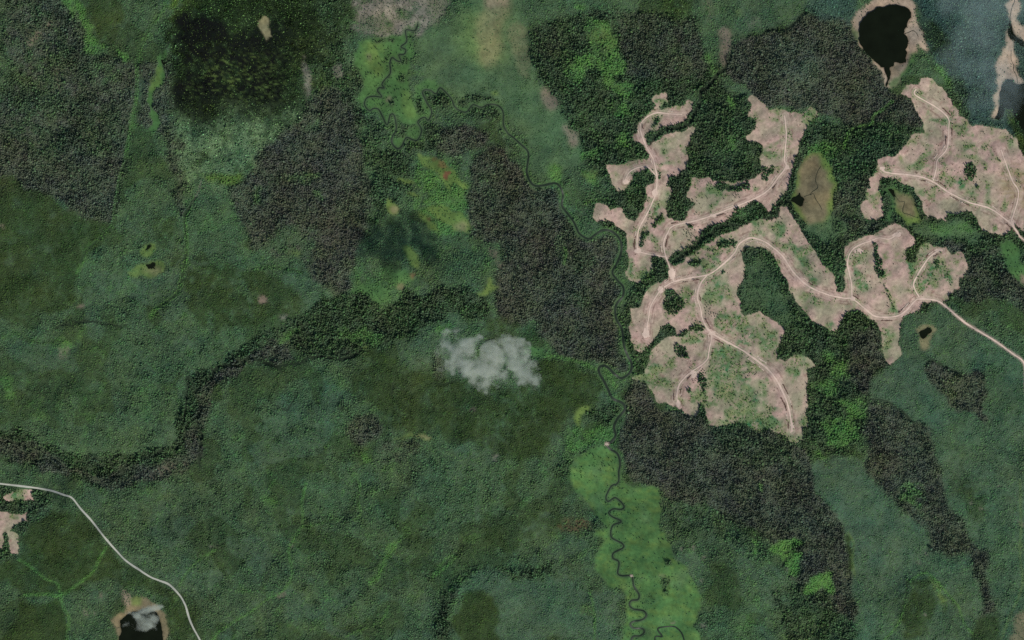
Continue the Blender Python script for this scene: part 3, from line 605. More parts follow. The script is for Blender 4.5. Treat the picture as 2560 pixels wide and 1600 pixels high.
CUTB = O('1597 628 1615 620 1620 608 1647 593 1667 575 1685 568 1707 553 1735 545 1770 528 1815 520 1842 513 1842 487 1860 488 1875 515 1897 553 1920 588 1955 635 1975 660 1977 688 1992 690 1998 670 1995 640 1993 600 1997 583 2022 568 2075 548 2115 528 2130 533 2150 553 2162 568 2160 578 2140 590 2142 603 2152 623 2165 618 2172 590 2182 575 2200 578 2235 583 2247 603 2272 595 2282 613 2287 630 2277 653 2267 658 2267 683 2252 685 2240 698 2240 713 2180 716 2172 735 2137 745 2127 775 2125 788 2130 838 2110 856 2102 861 2090 843 2082 793 2077 773 2067 758 2050 752 2035 735 2000 737 1985 760 1975 781 1960 783 1945 770 1917 758 1890 723 1852 653 1840 628 1815 593 1795 583 1755 583 1752 598 1760 628 1757 658 1740 690 1750 713 1750 738 1760 748 1795 735 1815 748 1840 768 1855 781 1848 798 1838 818 1835 850 1855 855 1885 838 1902 841 1920 856 1928 866 1907 871 1905 918 1907 936 1902 981 1910 993 1910 1006 1895 1011 1897 1038 1882 1048 1865 1043 1850 1028 1815 1014 1779 1013 1760 1000 1740 1000 1710 1005 1675 1006 1667 981 1662 953 1652 956 1645 983 1620 978 1595 961 1570 951 1555 953 1542 926 1525 901 1507 901 1492 893 1505 886 1522 886 1527 866 1537 833 1550 816 1572 798 1600 794 1597 780 1590 770 1575 765 1560 775 1535 815 1515 836 1500 826 1490 806 1492 756 1490 728 1512 725 1520 700 1527 688 1547 670 1565 668 1580 655 1585 630')
CUTC = O('2127 222 2142 200 2172 200 2175 185 2200 185 2227 208 2240 230 2265 260 2267 275 2297 300 2340 300 2377 305 2400 325 2419 370 2600 400 2600 560 2440 560 2397 530 2375 553 2340 550 2315 538 2310 518 2295 500 2282 498 2240 503 2235 523 2215 518 2195 510 2190 518 2180 498 2170 465 2160 445 2125 430 2090 417 2080 423 2075 450 2085 478 2087 508 2080 518 2047 518 2035 498 2032 483 2047 470 2045 450 2057 443 2052 423 2070 405 2072 378 2085 372 2107 372 2137 345 2155 318 2187 315 2182 290 2172 275 2157 243 2150 232')
CUTD = T(0,3,'25 165 60 140 140 105 220 88 295 90 322 185 240 192 150 188 50 200')
CUTE = T(0,3,'-500 295 0 298 130 322 262 308 245 385 120 440 98 480 175 522 165 600 165 700 100 695 85 560 60 485 30 500 36 570 20 640 -500 640')
CUTS = [ragged(c, .13, 5, 60 + k) for k, c in enumerate((CUTA, CUTB, CUTC, CUTD, CUTE))]
cut = zeros()
for c in CUTS: cut = np.maximum(cut, fill(c))
# clearing colour: pinkish slash, greener where shrubs come back
shrub = zeros()
def green(x, y, rx, ry, k=1.0, ang=0):
    global shrub
    gx, gy = np.meshgrid(np.arange(NX) * G + X0, np.arange(NY) * G + Y0, sparse=True)
    c, s = math.cos(math.radians(ang)), math.sin(math.radians(ang))
    u = ((gx - x) * c + (gy - y) * s) / rx; v = (-(gx - x) * s + (gy - y) * c) / ry
    shrub = shrub + k * np.exp(-(u * u + v * v))
for x, y, rx, ry, a in ((1905, 280, 90, 45, 0), (1950, 330, 120, 40, 0), (2010, 240, 60, 30, 0), (1880, 420, 90, 30, -20), (1320, 490, 70, 60, 0), (1250, 700, 40, 60, 0), (1360, 740, 60, 40, 0),
                        (1240, 680, 40, 70, 20), (1390, 560, 60, 40, -50), (1120, 660, 60, 50, 0), (1140, 780, 70, 40, 0), (1120, 1080, 50, 50, 0), (1340, 1080, 60, 50, 0), (1700, 980, 120, 25, -18),
                        (1840, 1020, 70, 50, 0), (1950, 1150, 120, 120, 0), (1900, 1290, 110, 80, 0), (2000, 790, 120, 50, -25), (2340, 640, 70, 80, 0), (2300, 570, 50, 60, 0), (1450, 30, 80, 30, 0),
                        (1450, 110, 50, 20, 0), (1480, 340, 50, 60, 0), (1300, 1180, 80, 50, -30)):
    green(1280 + x * .26457, 400 + y * .26457, rx * .26457, ry * .26457, .9, a)
for x, y, rx, ry, a in ((1360, 1170, 40, 90, 25), (1450, 1330, 100, 25, -15), (1440, 1430, 50, 60, 0), (1300, 1260, 50, 30, 0), (1420, 1020, 50, 40, 0), (1380, 950, 60, 20, 0)):
    green(1280 + x * .26457, y * .26457, rx * .26457, ry * .26457, .9, a)
for x, y, rx, ry, a in ((1380, 420, 150, 90, -30), (1300, 570, 120, 40, 10), (1680, 160, 80, 60, 0), (1960, 40, 60, 60, 0), (2150, 60, 120, 70, 20), (2330, 180, 140, 90, 30), (2060, 330, 150, 90, 20), (1780, 200, 50, 30, 0),
                        (2100, 560, 220, 120, 30), (2000, 740, 180, 110, 0), (2250, 820, 150, 150, 0), (2150, 960, 220, 60, 0), (1880, 320, 60, 70, 0), (2350, 620, 80, 80, 0), (1730, 740, 50, 90, 0), (1920, 560, 90, 90, 0),
                        (1460, 580, 120, 30, 15), (2380, 980, 100, 60, 0), (1700, 900, 30, 60, 0), (1980, 480, 90, 60, 0), (2260, 420, 80, 60, 0)):
    green(1280 + x * .26457, 800 + y * .26457, rx * .26457, ry * .26457, .85, a)
for x, y, rx, ry, a in ((100, 700, 60, 90, 0), (250, 830, 90, 80, 40), (340, 950, 90, 90, 40), (120, 620, 60, 50, 0), (450, 1130, 110, 60, 30), (500, 1390, 140, 60, 10), (340, 1290, 100, 50, 30), (880, 900, 80, 80, 0), (860, 1090, 90, 110, 0),
                        (1440, 900, 90, 90, 0), (1500, 1100, 130, 100, 0), (1620, 1050, 60, 120, -20), (1350, 1000, 60, 80, 0), (1330, 1230, 60, 30, 0), (1720, 1130, 30, 90, -25), (1050, 700, 60, 20, 0), (1900, 300, 40, 60, 0),
                        (1820, 230, 40, 60, 0), (1440, 300, 60, 40, 0), (900, 1200, 90, 60, 0), (720, 900, 60, 60, 0), (1180, 1380, 30, 80, -20), (1420, 800, 50, 50, 0), (2080, 320, 30, 120, 0), (1340, 60, 120, 50, 0), (760, 1380, 60, 50, 0)):
    green(1920 + x * .26457, 400 + y * .26457, rx * .26457, ry * .26457, .8, a)
for x, y, rx, ry, a in ((230, 480, 90, 90, 0), (330, 370, 80, 50, 30), (260, 1100, 90, 60, 0), (60, 960, 110, 60, 10), (280, 760, 40, 60, 0), (30, 200, 60, 100, 0), (1150, 150, 80, 100, 0), (1100, 280, 50, 50, 0), (1230, 350, 40, 50, 0), (570, 30, 60, 40, 0), (330, 950, 50, 60, 0)):
    green(1920 + x * .26457, 800 + y * .26457, rx * .26457, ry * .26457, .9, a)
for x, y, rx, ry, a in ((400, 1100, 80, 60, 0), (60, 1480, 90, 40, 0), (1860, 1370, 60, 70, 0), (1920, 1480, 90, 30, 0), (1620, 1130, 110, 15, 0), (1300, 830, 40, 30, 0), (2300, 1350, 50, 90, 0)):
    green(1920 + x * .26457, y * .26457, rx * .26457, ry * .26457, .8, a)
green(40, 1240, 20, 12, .9); green(45, 1290, 25, 10, .5)
mixv = np.clip(shrub * 1.0 + 0.32 * nHue2 + .25 * nHue3 - 0.04, 0, 1) ** 0.85 * .95
pink = np.array([.325, .228, .185]); tan = np.array([.232, .212, .140]); shr = np.array([.092, .142, .062]); drk = np.array([.20, .115, .092])
w1 = np.clip(.75 + .30 * nMid + .22 * nHue2 - .75 * np.clip(shrub, 0, 1.2), 0, 1)[..., None]
ccol = pink * w1 + tan * (1 - w1)
ccol = ccol * (1 + .06 * nFine + .05 * nSm + .06 * nStreak + .05 * noise(7, 81, 2, ax=.25, ay=1.0, ang=.75))[..., None]
dk = np.clip(nStreak * .5 + nStreak2 * .3 - .75, 0, 1)[..., None] * .8
ccol = ccol * (1 - dk) + drk * dk
sh = np.clip(mixv * (1 + .45 * nFine + .35 * nSm), 0, 1)[..., None]
ccol = ccol * (1 - sh) + shr * (1 + .3 * nHue3[..., None] * np.array([1, .3, .4])) * sh
# worn brown ground at the eastern edge of the north-east clearing
br = np.clip(blur(fill(T(3,1,'2180 120 2260 60 2600 100 2600 500 2330 420 2250 400 2190 350')), 14) * (.6 + .5 * nV), 0, 1)[..., None] * .8
ccol = ccol * (1 - br) + np.array([.20, .155, .085]) * br
ccol = np.clip(ccol, .02, .6).astype(np.float32)
m3 = cut[..., None]
gcol[:] = gcol * (1 - m3) + ccol * m3
dens *= 1 - cut; dens += cut * np.clip(mixv - .30, 0, 1) * .55
hgt *= 1 - cut; hgt += cut * 3.5
rad *= 1 - cut; rad += cut * 1.7
leaf *= 1 - cut; leaf += cut * .7
hvar *= 1 - cut; hvar += cut * .5
tcol[:] = tcol * (1 - m3) + m3 * np.array([.075, .125, .048], np.float32)
# tree islands and retained strips standing inside the clearings
ISL = [T(2,1,'1440 1200 1490 1225 1520 1228 1600 1300 1640 1360 1620 1400 1570 1440 1540 1480 1480 1440 1430 1370 1450 1280'),
       T(2,2,'1540 215 1580 240 1640 260 1665 310 1695 370 1640 360 1560 340 1530 270'),
       T(2,2,'1765 480 1810 520 1840 560 1830 680 1800 650 1760 610'),
       T(2,2,'1650 650 1690 640 1700 680 1665 690'),
       T(3,1,'990 775 1040 790 1055 900 1075 1000 1110 1110 1060 1120 1010 1020 1000 880'),
       T(3,1,'1885 30 1930 20 1965 70 1980 150 1930 200 1890 180 1850 120 1850 70'),
       T(3,1,'1560 950 1620 940 1640 1020 1580 1030'),
       T(2,1,'1930 800 2000 760 2100 755 2140 780 2130 840 2060 820 1950 840'),
       T(2,1,'1660 600 1720 610 1710 640 1670 640'),
       T(2,1,'1320 600 1400 520 1440 500 1420 570 1350 650'),
       T(2,1,'1220 700 1290 670 1310 700 1250 740 1240 820 1200 820'),
       T(2,1,'1650 980 1700 950 1820 940 1780 990 1700 1010'),
       T(2,1,'1900 260 1990 200 2110 250 2230 180 2240 280 2120 300 1980 300'),
       T(2,1,'2100 430 2200 460 2300 380 2380 430 2419 500 2300 580 2200 600 2000 600 2080 540'),
       T(2,0,'1350 1110 1395 1090 1400 1130 1360 1200 1340 1200'),
       T(3,1,'1960 250 1990 240 2000 300'),
       T(3,1,'1300 870 1360 830 1400 860 1360 970 1320 960'),
       T(2,1,'1990 1030 2010 1060 1980 1080'), T(2,1,'1370 100 1410 110 1400 180 1375 180'),
       T(3,1,'20 60 80 70 60 120 20 130 0 200 -60 180 -60 60'), T(2,2,'1620 90 1680 60 1860 60 1700 100 1630 150 1540 150')]
for k, q in enumerate(ISL):
    im = blur(fill(ragged(q, .15, 5, 200 + k)), 1); put(im, 'MG', .96); dens[:] = np.maximum(dens, .9 * im)
strip('MG', 7, .8, J(T(2,1,'1480 940 1560 890 1680 820 1760 740 1860 670 1930 640 2060 610 2190 600 2300 560 2419 520'), T(3,1,'60 500 60 430 140 370 200 380')))
strip('MG', 4, .5, T(3,1,'1110 1110 1100 1200 1150 1300 1200 1420'))
strip('MG', 4, .6, T(3,1,'1650 980 1700 1070 1740 1180'))
strip('MG', 4, .45, T(2,1,'1560 920 1640 900 1800 870 1960 850'))
strip('MG', 5, .5, T(2,2,'1800 620 1830 750 1800 800'))

# narrow tree-less gullies: their shade is painted as near-black ground, with raised trees alongside
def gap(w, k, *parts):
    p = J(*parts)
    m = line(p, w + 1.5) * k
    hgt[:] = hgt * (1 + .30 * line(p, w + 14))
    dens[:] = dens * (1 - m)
    gcol[:] = gcol * (1 - m[..., None]) + m[..., None] * np.array([.012, .020, .011], np.float32)  # near-black tint puts the gully's shade into the ground colour
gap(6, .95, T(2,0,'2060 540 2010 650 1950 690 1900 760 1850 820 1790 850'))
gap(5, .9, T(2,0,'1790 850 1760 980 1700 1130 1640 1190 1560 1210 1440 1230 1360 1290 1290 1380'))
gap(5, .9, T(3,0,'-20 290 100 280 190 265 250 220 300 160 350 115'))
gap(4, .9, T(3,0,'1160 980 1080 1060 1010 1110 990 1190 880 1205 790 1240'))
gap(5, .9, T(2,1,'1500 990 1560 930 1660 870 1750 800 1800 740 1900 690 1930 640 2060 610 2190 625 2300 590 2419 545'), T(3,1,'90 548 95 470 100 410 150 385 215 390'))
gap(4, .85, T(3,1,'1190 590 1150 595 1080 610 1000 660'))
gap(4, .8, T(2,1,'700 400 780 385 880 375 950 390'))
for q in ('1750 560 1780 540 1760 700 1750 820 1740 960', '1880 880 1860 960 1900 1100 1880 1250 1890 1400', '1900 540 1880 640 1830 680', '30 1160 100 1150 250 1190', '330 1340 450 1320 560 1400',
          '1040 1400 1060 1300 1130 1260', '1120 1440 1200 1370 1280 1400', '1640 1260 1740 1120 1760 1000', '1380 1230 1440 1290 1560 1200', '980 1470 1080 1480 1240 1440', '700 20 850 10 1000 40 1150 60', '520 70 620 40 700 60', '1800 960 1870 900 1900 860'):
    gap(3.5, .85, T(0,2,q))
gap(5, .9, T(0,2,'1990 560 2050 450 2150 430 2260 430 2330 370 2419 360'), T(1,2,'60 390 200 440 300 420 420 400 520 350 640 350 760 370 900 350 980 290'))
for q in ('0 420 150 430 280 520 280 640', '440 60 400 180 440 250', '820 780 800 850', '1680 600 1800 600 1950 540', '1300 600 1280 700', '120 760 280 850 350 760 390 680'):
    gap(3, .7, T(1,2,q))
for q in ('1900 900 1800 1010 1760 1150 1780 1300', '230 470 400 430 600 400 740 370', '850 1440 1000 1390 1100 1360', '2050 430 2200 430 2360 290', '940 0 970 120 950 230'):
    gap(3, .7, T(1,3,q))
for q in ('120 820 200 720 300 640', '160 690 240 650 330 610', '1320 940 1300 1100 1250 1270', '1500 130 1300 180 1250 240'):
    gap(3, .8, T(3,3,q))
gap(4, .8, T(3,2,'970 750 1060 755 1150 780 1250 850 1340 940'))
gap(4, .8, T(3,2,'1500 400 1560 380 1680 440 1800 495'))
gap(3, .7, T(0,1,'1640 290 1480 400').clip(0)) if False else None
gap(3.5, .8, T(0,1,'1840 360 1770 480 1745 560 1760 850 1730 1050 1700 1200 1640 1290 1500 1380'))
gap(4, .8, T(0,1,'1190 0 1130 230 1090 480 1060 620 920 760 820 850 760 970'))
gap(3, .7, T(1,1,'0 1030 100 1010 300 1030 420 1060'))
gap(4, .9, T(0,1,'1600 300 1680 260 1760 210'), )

# ---------------------------------------------------------------- roads
R_ = []
def road(w, *parts): R_.append((w, J(*parts)))
road(6.2, T(0,3,'-600 -40 0 35 300 70 480 100 600 140 680 170 760 270 860 380 980 530 1100 670 1200 770 1320 850 1430 920 1520 955 1600 990 1690 1080 1750 1180 1800 1340 1890 1512 2000 1700'))
road(4.6, T(2,0,'1610 1080 1500 1075 1370 1065 1270 1110 1215 1180 1220 1260 1270 1390 1330 1500'), T(2,1,'1355 80 1370 160 1360 300 1330 390 1270 520 1200 650 1180 780 1190 860'))
road(4.2, T(2,1,'1190 865 1300 890 1448 915'))
road(4.0, T(2,1,'1060 210 1085 150 1120 105 1200 70 1270 65 1310 90 1358 150'))
road(4.8, T(3,0,'155 1090 168 1200 172 1300 155 1500'), T(3,1,'170 60 100 160 0 285'), T(2,1,'2280 370 1980 490 1750 570 1530 620 1470 690 1435 780 1450 900 1490 1010 1530 1150'))
road(5.2, T(2,1,'1435 1200 1530 1150 1700 1110 1860 1080 2000 980 2100 880 2150 790 2250 735 2330 750 2419 790'), T(3,1,'140 910 240 1060 380 1190 560 1270 720 1305 790 1310 900 1390 1000 1470 1100 1485 1230 1470 1320 1410 1380 1340 1440 1312 1600 1330 1700 1400 1830 1512'), T(3,2,'1950 80 2150 200 2300 310 2400 380 2430 460 2440 700'))
road(4.2, T(2,1,'1425 1205 1380 1260 1310 1380 1290 1500'), T(2,2,'1275 80 1270 170'))
road(4.8, T(2,1,'1840 1090 1780 1170 1750 1290 1780 1400 1800 1500'), T(2,2,'1838 70 1885 140 1862 290 1840 380 1740 460 1680 500 1600 580 1565 660 1560 760 1580 825'))
road(6.0, T(2,2,'1840 75 1900 130 2000 190 2200 300 2350 410'), T(3,2,'0 465 70 550 150 700 200 850 230 1050'))
road(4.6, T(3,1,'795 1305 785 1150 750 980 780 870 850 810 950 770 1050 735 1150 745 1250 680'))
road(4.6, T(3,1,'1432 1300 1380 1200 1390 1130 1500 950 1600 860 1650 850'))
road(4.4, T(3,0,'1400 840 1385 890 1500 960 1600 1020 1700 1110 1710 1200 1690 1400 1600 1512'), T(3,1,'1590 80 1560 195'))
road(5.2, T(3,1,'1070 90 1130 120 1400 150 1550 200 1700 300 1900 400 2100 460 2280 590 2340 660 2419 755 2700 900'))
road(4.8, T(3,1,'2290 595 2340 450 2365 300 2310 200 2265 80 2200 -100'))
rd = zeros()
for w, p in R_[1:]: rd = np.maximum(rd, line(p, w + 2))
rdc = rd.copy()
rd = np.maximum(rd, line(R_[0][1], 9))
dens *= 1 - rd
rg = np.array([.34, .26, .21], np.float32)
gcol[:] = gcol * (1 - .6 * rdc[..., None]) + rg * .6 * rdc[..., None]
# worn shoulders: broken rows of dark slash and bare streaks that follow each road
sn, sn2 = noise(14, 51, 2), noise(14, 52, 2)
shoulder = zeros(); bare = zeros()
for w, p in R_[1:]:
    shoulder = np.maximum(shoulder, (line(p, w + 13) - line(p, w + 7)) * np.clip(sn * .9 + .45, 0, 1))
    shoulder = np.maximum(shoulder, (line(p, w + 25) - line(p, w + 19)) * np.clip(sn2 * .9, 0, 1) * .9)
    bare = np.maximum(bare, (line(p, w + 7) - line(p, w + 1)) * .55)
    bare = np.maximum(bare, (line(p, w + 16) - line(p, w + 12)) * np.clip(sn2 * .7 + .3, 0, 1) * .9)
ccol = ccol * (1 - bare[..., None] * .8) + np.array([.44, .335, .275]) * bare[..., None] * .8
ccol = ccol * (1 - shoulder[..., None] * .85) + np.array([.135, .080, .062]) * shoulder[..., None] * .85
ccol = ccol.astype(np.float32)
gcol[:] = np.where(cut[..., None] > .5, ccol, gcol)
for x, y, r in ((1190, 860, 9), (1520, 1080, 12), (1350, 300, 8), (1080, 200, 8)):
    cx, cy = 1280 + x * .26457, 400 + y * .26457
    m = line(np.array([[cx - r * .2, cy], [cx + r * .2, cy]]), r); dens *= 1 - m
wet = np.maximum(line(RIVER, 8.5), line(RIVER2, 6))
for b in BROOKS: wet = np.maximum(wet, line(b, 3) * .8)
dens *= 1 - wet
dens[:] = np.clip(dens, 0, 1)

# finish the colour fields
gcol[:] = np.clip(gcol * (1 + .05 * nSm + .09 * nFine + .05 * nHue2)[..., None], .003, .7)
hue = nHue[..., None] * np.array([.06, .0, -.02]) + nHue2[..., None] * np.array([.045, .02, -.03]) + nHue3[..., None] * np.array([.05, .03, .03]) + nBig[..., None] * np.array([.01, .03, .03])
mat = np.clip((hgt - 7) / 3, 0, 1) * (1 - cut)
mg = (np.clip(nHue3 * .5 + nHue2 * .4, -1, 1) * mat)[..., None] * np.array([-.07, .05, -.03])
tcol[:] = np.clip(tcol * (1 + hue * .8 + mg), .01, .4)
gcol[:] = gcol * (1 + (hue * .5) * (1 - cut[..., None]))
nCl = noise(7.5, 41, 2)
hgt *= np.clip(1 + .12 * nSm + .10 * nMid + .28 * nCl, .4, 1.9)
tall = np.clip((hgt - 6) / 5, 0, 1) * (1 - cut)
dens[:] = np.clip(dens * (1 + .30 * tall * np.clip(nCl, -1.5, 1)) + .05 * tall * (dens > .3), 0, 1)

# ---------------------------------------------------------------- terrain height (metres)
terr = 7.0 * nBig + 2.2 * nMid
gx, gy = np.meshgrid(np.arange(NX) * G + X0, np.arange(NY) * G + Y0)
rv = blur(line(RIVER, 40), 30) + blur(line(RIVER2, 40), 30)
terr -= 9.0 * np.clip(rv, 0, 1)
terr -= 16.0 * blur(fill(RAV), 26)
terr -= 6.0 * blur(line(CREEKW, 24), 18)
for k, (_, w) in enumerate(WATERS):
    big = blur(fill(w), 16)
    hard = np.clip(big * 2.4, 0, 1)
    lvl = float((terr * fill(w)).sum() / max(1, fill(w).sum())) - 1.5
    terr = terr * (1 - hard) + lvl * hard
edge = np.minimum(np.minimum(gx - X0, X1 - gx), np.minimum(gy - Y0, Y1 - gy)) / 160.0
terr *= np.clip(edge, 0, 1)
terr = terr.astype(np.float32)

# ---------------------------------------------------------------- materials
def new_mat(name):
    m = bpy.data.materials.new(name); m.use_nodes = True
    nt = m.node_tree; nt.nodes.clear()
    out = nt.nodes.new('ShaderNodeOutputMaterial')
    return m, nt, out
def principled(nt, out, rough=.9, spec=.2):
    b = nt.nodes.new('ShaderNodeBsdfPrincipled')
    b.inputs['Roughness'].default_value = rough
    b.inputs['Specular IOR Level'].default_value = spec
    nt.links.new(b.outputs[0], out.inputs[0])
    return b
def land_material(name, contrast=.5, scale=.12, fine=.5, bump=0.6):
    m, nt, out = new_mat(name)
    b = principled(nt, out, .95, .1)
    at = nt.nodes.new('ShaderNodeAttribute'); at.attribute_name = 'col'
    geo = nt.nodes.new('ShaderNodeNewGeometry')
    n1 = nt.nodes.new('ShaderNodeTexNoise'); n1.inputs['Scale'].default_value = scale; n1.inputs['Detail'].default_value = 5
    n2 = nt.nodes.new('ShaderNodeTexNoise'); n2.inputs['Scale'].default_value = fine; n2.inputs['Detail'].default_value = 3
    nt.links.new(geo.outputs['Position'], n1.inputs['Vector']); nt.links.new(geo.outputs['Position'], n2.inputs['Vector'])
    add = nt.nodes.new('ShaderNodeMath'); add.operation = 'ADD'
    nt.links.new(n1.outputs[0], add.inputs[0]); nt.links.new(n2.outputs[0], add.inputs[1])
    mr = nt.nodes.new('ShaderNodeMapRange')
    mr.inputs['From Min'].default_value = .6; mr.inputs['From Max'].default_value = 1.4
    mr.inputs['To Min'].default_value = 1 - contrast; mr.inputs['To Max'].default_value = 1 + contrast
    nt.links.new(add.outputs[0], mr.inputs['Value'])
    mul = nt.nodes.new('ShaderNodeVectorMath'); mul.operation = 'SCALE'
    nt.links.new(at.outputs['Color'], mul.inputs[0]); nt.links.new(mr.outputs[0], mul.inputs['Scale'])
    nt.links.new(mul.outputs[0], b.inputs['Base Color'])
    bp = nt.nodes.new('ShaderNodeBump'); bp.inputs['Strength'].default_value = bump; bp.inputs['Distance'].default_value = 1.2
    nt.links.new(n2.outputs[0], bp.inputs['Height']); nt.links.new(bp.outputs[0], b.inputs['Normal'])
    return m
M_LAND = land_material('forest_floor_and_grass', .26, .12, .5)
M_CUT = land_material('logging_slash', .30, .10, .55, .8)
def flat_material(name, col, rough=.9, spec=.2, var=.25, scale=.3):
    m, nt, out = new_mat(name)
    b = principled(nt, out, rough, spec)
    geo = nt.nodes.new('ShaderNodeNewGeometry')
    n = nt.nodes.new('ShaderNodeTexNoise'); n.inputs['Scale'].default_value = scale; n.inputs['Detail'].default_value = 4
    nt.links.new(geo.outputs['Position'], n.inputs['Vector'])
    mix = nt.nodes.new('ShaderNodeMix'); mix.data_type = 'RGBA'
    mix.inputs[6].default_value = (*[c * (1 - var) for c in col], 1); mix.inputs[7].default_value = (*[min(1, c * (1 + var)) for c in col], 1)
    nt.links.new(n.outputs[0], mix.inputs[0]); nt.links.new(mix.outputs[2], b.inputs['Base Color'])
    return m
M_ROAD = flat_material('pale_dirt', (.44, .340, .272), .95, .1, .28, .05)
M_GRAVEL = flat_material('grey_gravel', (.30, .305, .25), .95, .1, .15, .12)
M_WATER = flat_material('dark_peat_water', (.004, .006, .003), .6, .02, .5, .02)
M_RIVER = flat_material('river_water', (.014, .022, .014), .4, .12, .4, .05)
M_BARK = flat_material('bark', (.10, .075, .055), .9, .1, .3, 1.0)
M_LOG = flat_material('weathered_log', (.46, .38, .30), .9, .1, .35, .8)
def foliage_material(name, kind):
    m, nt, out = new_mat(name)
    b = nt.nodes.new('ShaderNodeBsdfDiffuse')
    nt.links.new(b.outputs[0], out.inputs[0])
    if kind == 'inst':
        at = nt.nodes.new('ShaderNodeAttribute'); at.attribute_type = 'INSTANCER'; at.attribute_name = 'col'
        src = at.outputs['Color']
    else:
        oi = nt.nodes.new('ShaderNodeObjectInfo'); src = oi.outputs['Color']
    geo = nt.nodes.new('ShaderNodeNewGeometry')
    n = nt.nodes.new('ShaderNodeTexNoise'); n.inputs['Scale'].default_value = .6; n.inputs['Detail'].default_value = 2
    nt.links.new(geo.outputs['Position'], n.inputs['Vector'])
    mr = nt.nodes.new('ShaderNodeMapRange'); mr.inputs['To Min'].default_value = .6; mr.inputs['To Max'].default_value = 1.4
    nt.links.new(n.outputs[0], mr.inputs['Value'])
    mul = nt.nodes.new('ShaderNodeVectorMath'); mul.operation = 'SCALE'
    nt.links.new(src, mul.inputs[0]); nt.links.new(mr.outputs[0], mul.inputs['Scale'])
    nt.links.new(mul.outputs[0], b.inputs['Color'])
    return m
SC.render.filter_size = 1.25
M_LEAF = foliage_material('foliage', 'inst')
M_NEEDLE = foliage_material('needles', 'obj')

# ---------------------------------------------------------------- object helpers
def tag(o, label=None, cat=None, group=None, kind=None):
    for k, v in (('label', label), ('category', cat), ('group', group), ('kind', kind)):
        if v: o[k] = v
    return o
def link(name, me, mat=None, parent=None):
    o = bpy.data.objects.new(name, me); SC.collection.objects.link(o)
    if mat: me.materials.append(mat)
    if parent: o.parent = parent
    return o
def set_col(me, col):
    a = me.color_attributes.new('col', 'FLOAT_COLOR', 'POINT')
    c4 = np.ones((len(col), 4), np.float32); c4[:, :3] = col
    a.data.foreach_set('color', c4.ravel())
def mesh_np(name, co, tris=None, quads=None):
    me = bpy.data.meshes.new(name)
    f = tris if tris is not None else quads
    k = f.shape[1]
    me.vertices.add(len(co)); me.vertices.foreach_set('co', np.asarray(co, np.float32).ravel())
    me.loops.add(f.size); me.loops.foreach_set('vertex_index', f.ravel().astype(np.int32))
    me.polygons.add(len(f)); me.polygons.foreach_set('loop_start', np.arange(0, f.size, k, dtype=np.int32))
    me.update(calc_edges=True); me.validate()
    return me

# ---------------------------------------------------------------- ground, one sheet out to the horizon
def axis(lo, hi, step):
    core = np.arange(lo, hi + .1, step)
    d = step * 1.35 ** np.arange(1, 34)
    d = np.cumsum(d); d = d[d < 60000]
    return np.concatenate([lo - d[::-1], core, hi + d])
ax_, ay_ = axis(X0 + 10, X1 - 10, 4.0), axis(Y0 + 10, Y1 - 10, 4.0)
PXg, PYg = np.meshgrid(ax_, ay_)
Z = sample(terr, PXg, PYg)
inside = (PXg > X0) & (PXg < X1) & (PYg > Y0) & (PYg < Y1)
Z = np.where(inside, Z, 0)
wx, wy = S(PXg, PYg)
co = np.stack([wx, wy, Z], -1).reshape(-1, 3)
ny_, nx_ = PXg.shape
idx = np.arange(ny_ * nx_).reshape(ny_, nx_)
quads = np.stack([idx[:-1, :-1], idx[1:, :-1], idx[1:, 1:], idx[:-1, 1:]], -1).reshape(-1, 4)
me = mesh_np('ground', co, quads=quads)
cc = sample(gcol, PXg, PYg)
far = np.clip(np.maximum.reduce([X0 - PXg + 60, PXg - X1 + 60, Y0 - PYg + 60, PYg - Y1 + 60]) / 80, 0, 1)[..., None]
cc = cc * (1 - far) + np.array([.034, .056, .030]) * far
set_col(me, cc.reshape(-1, 3))
ground = link('ground', me, M_LAND)
tag(ground, 'forest floor and low green growth under and between all the stands', kind='structure')

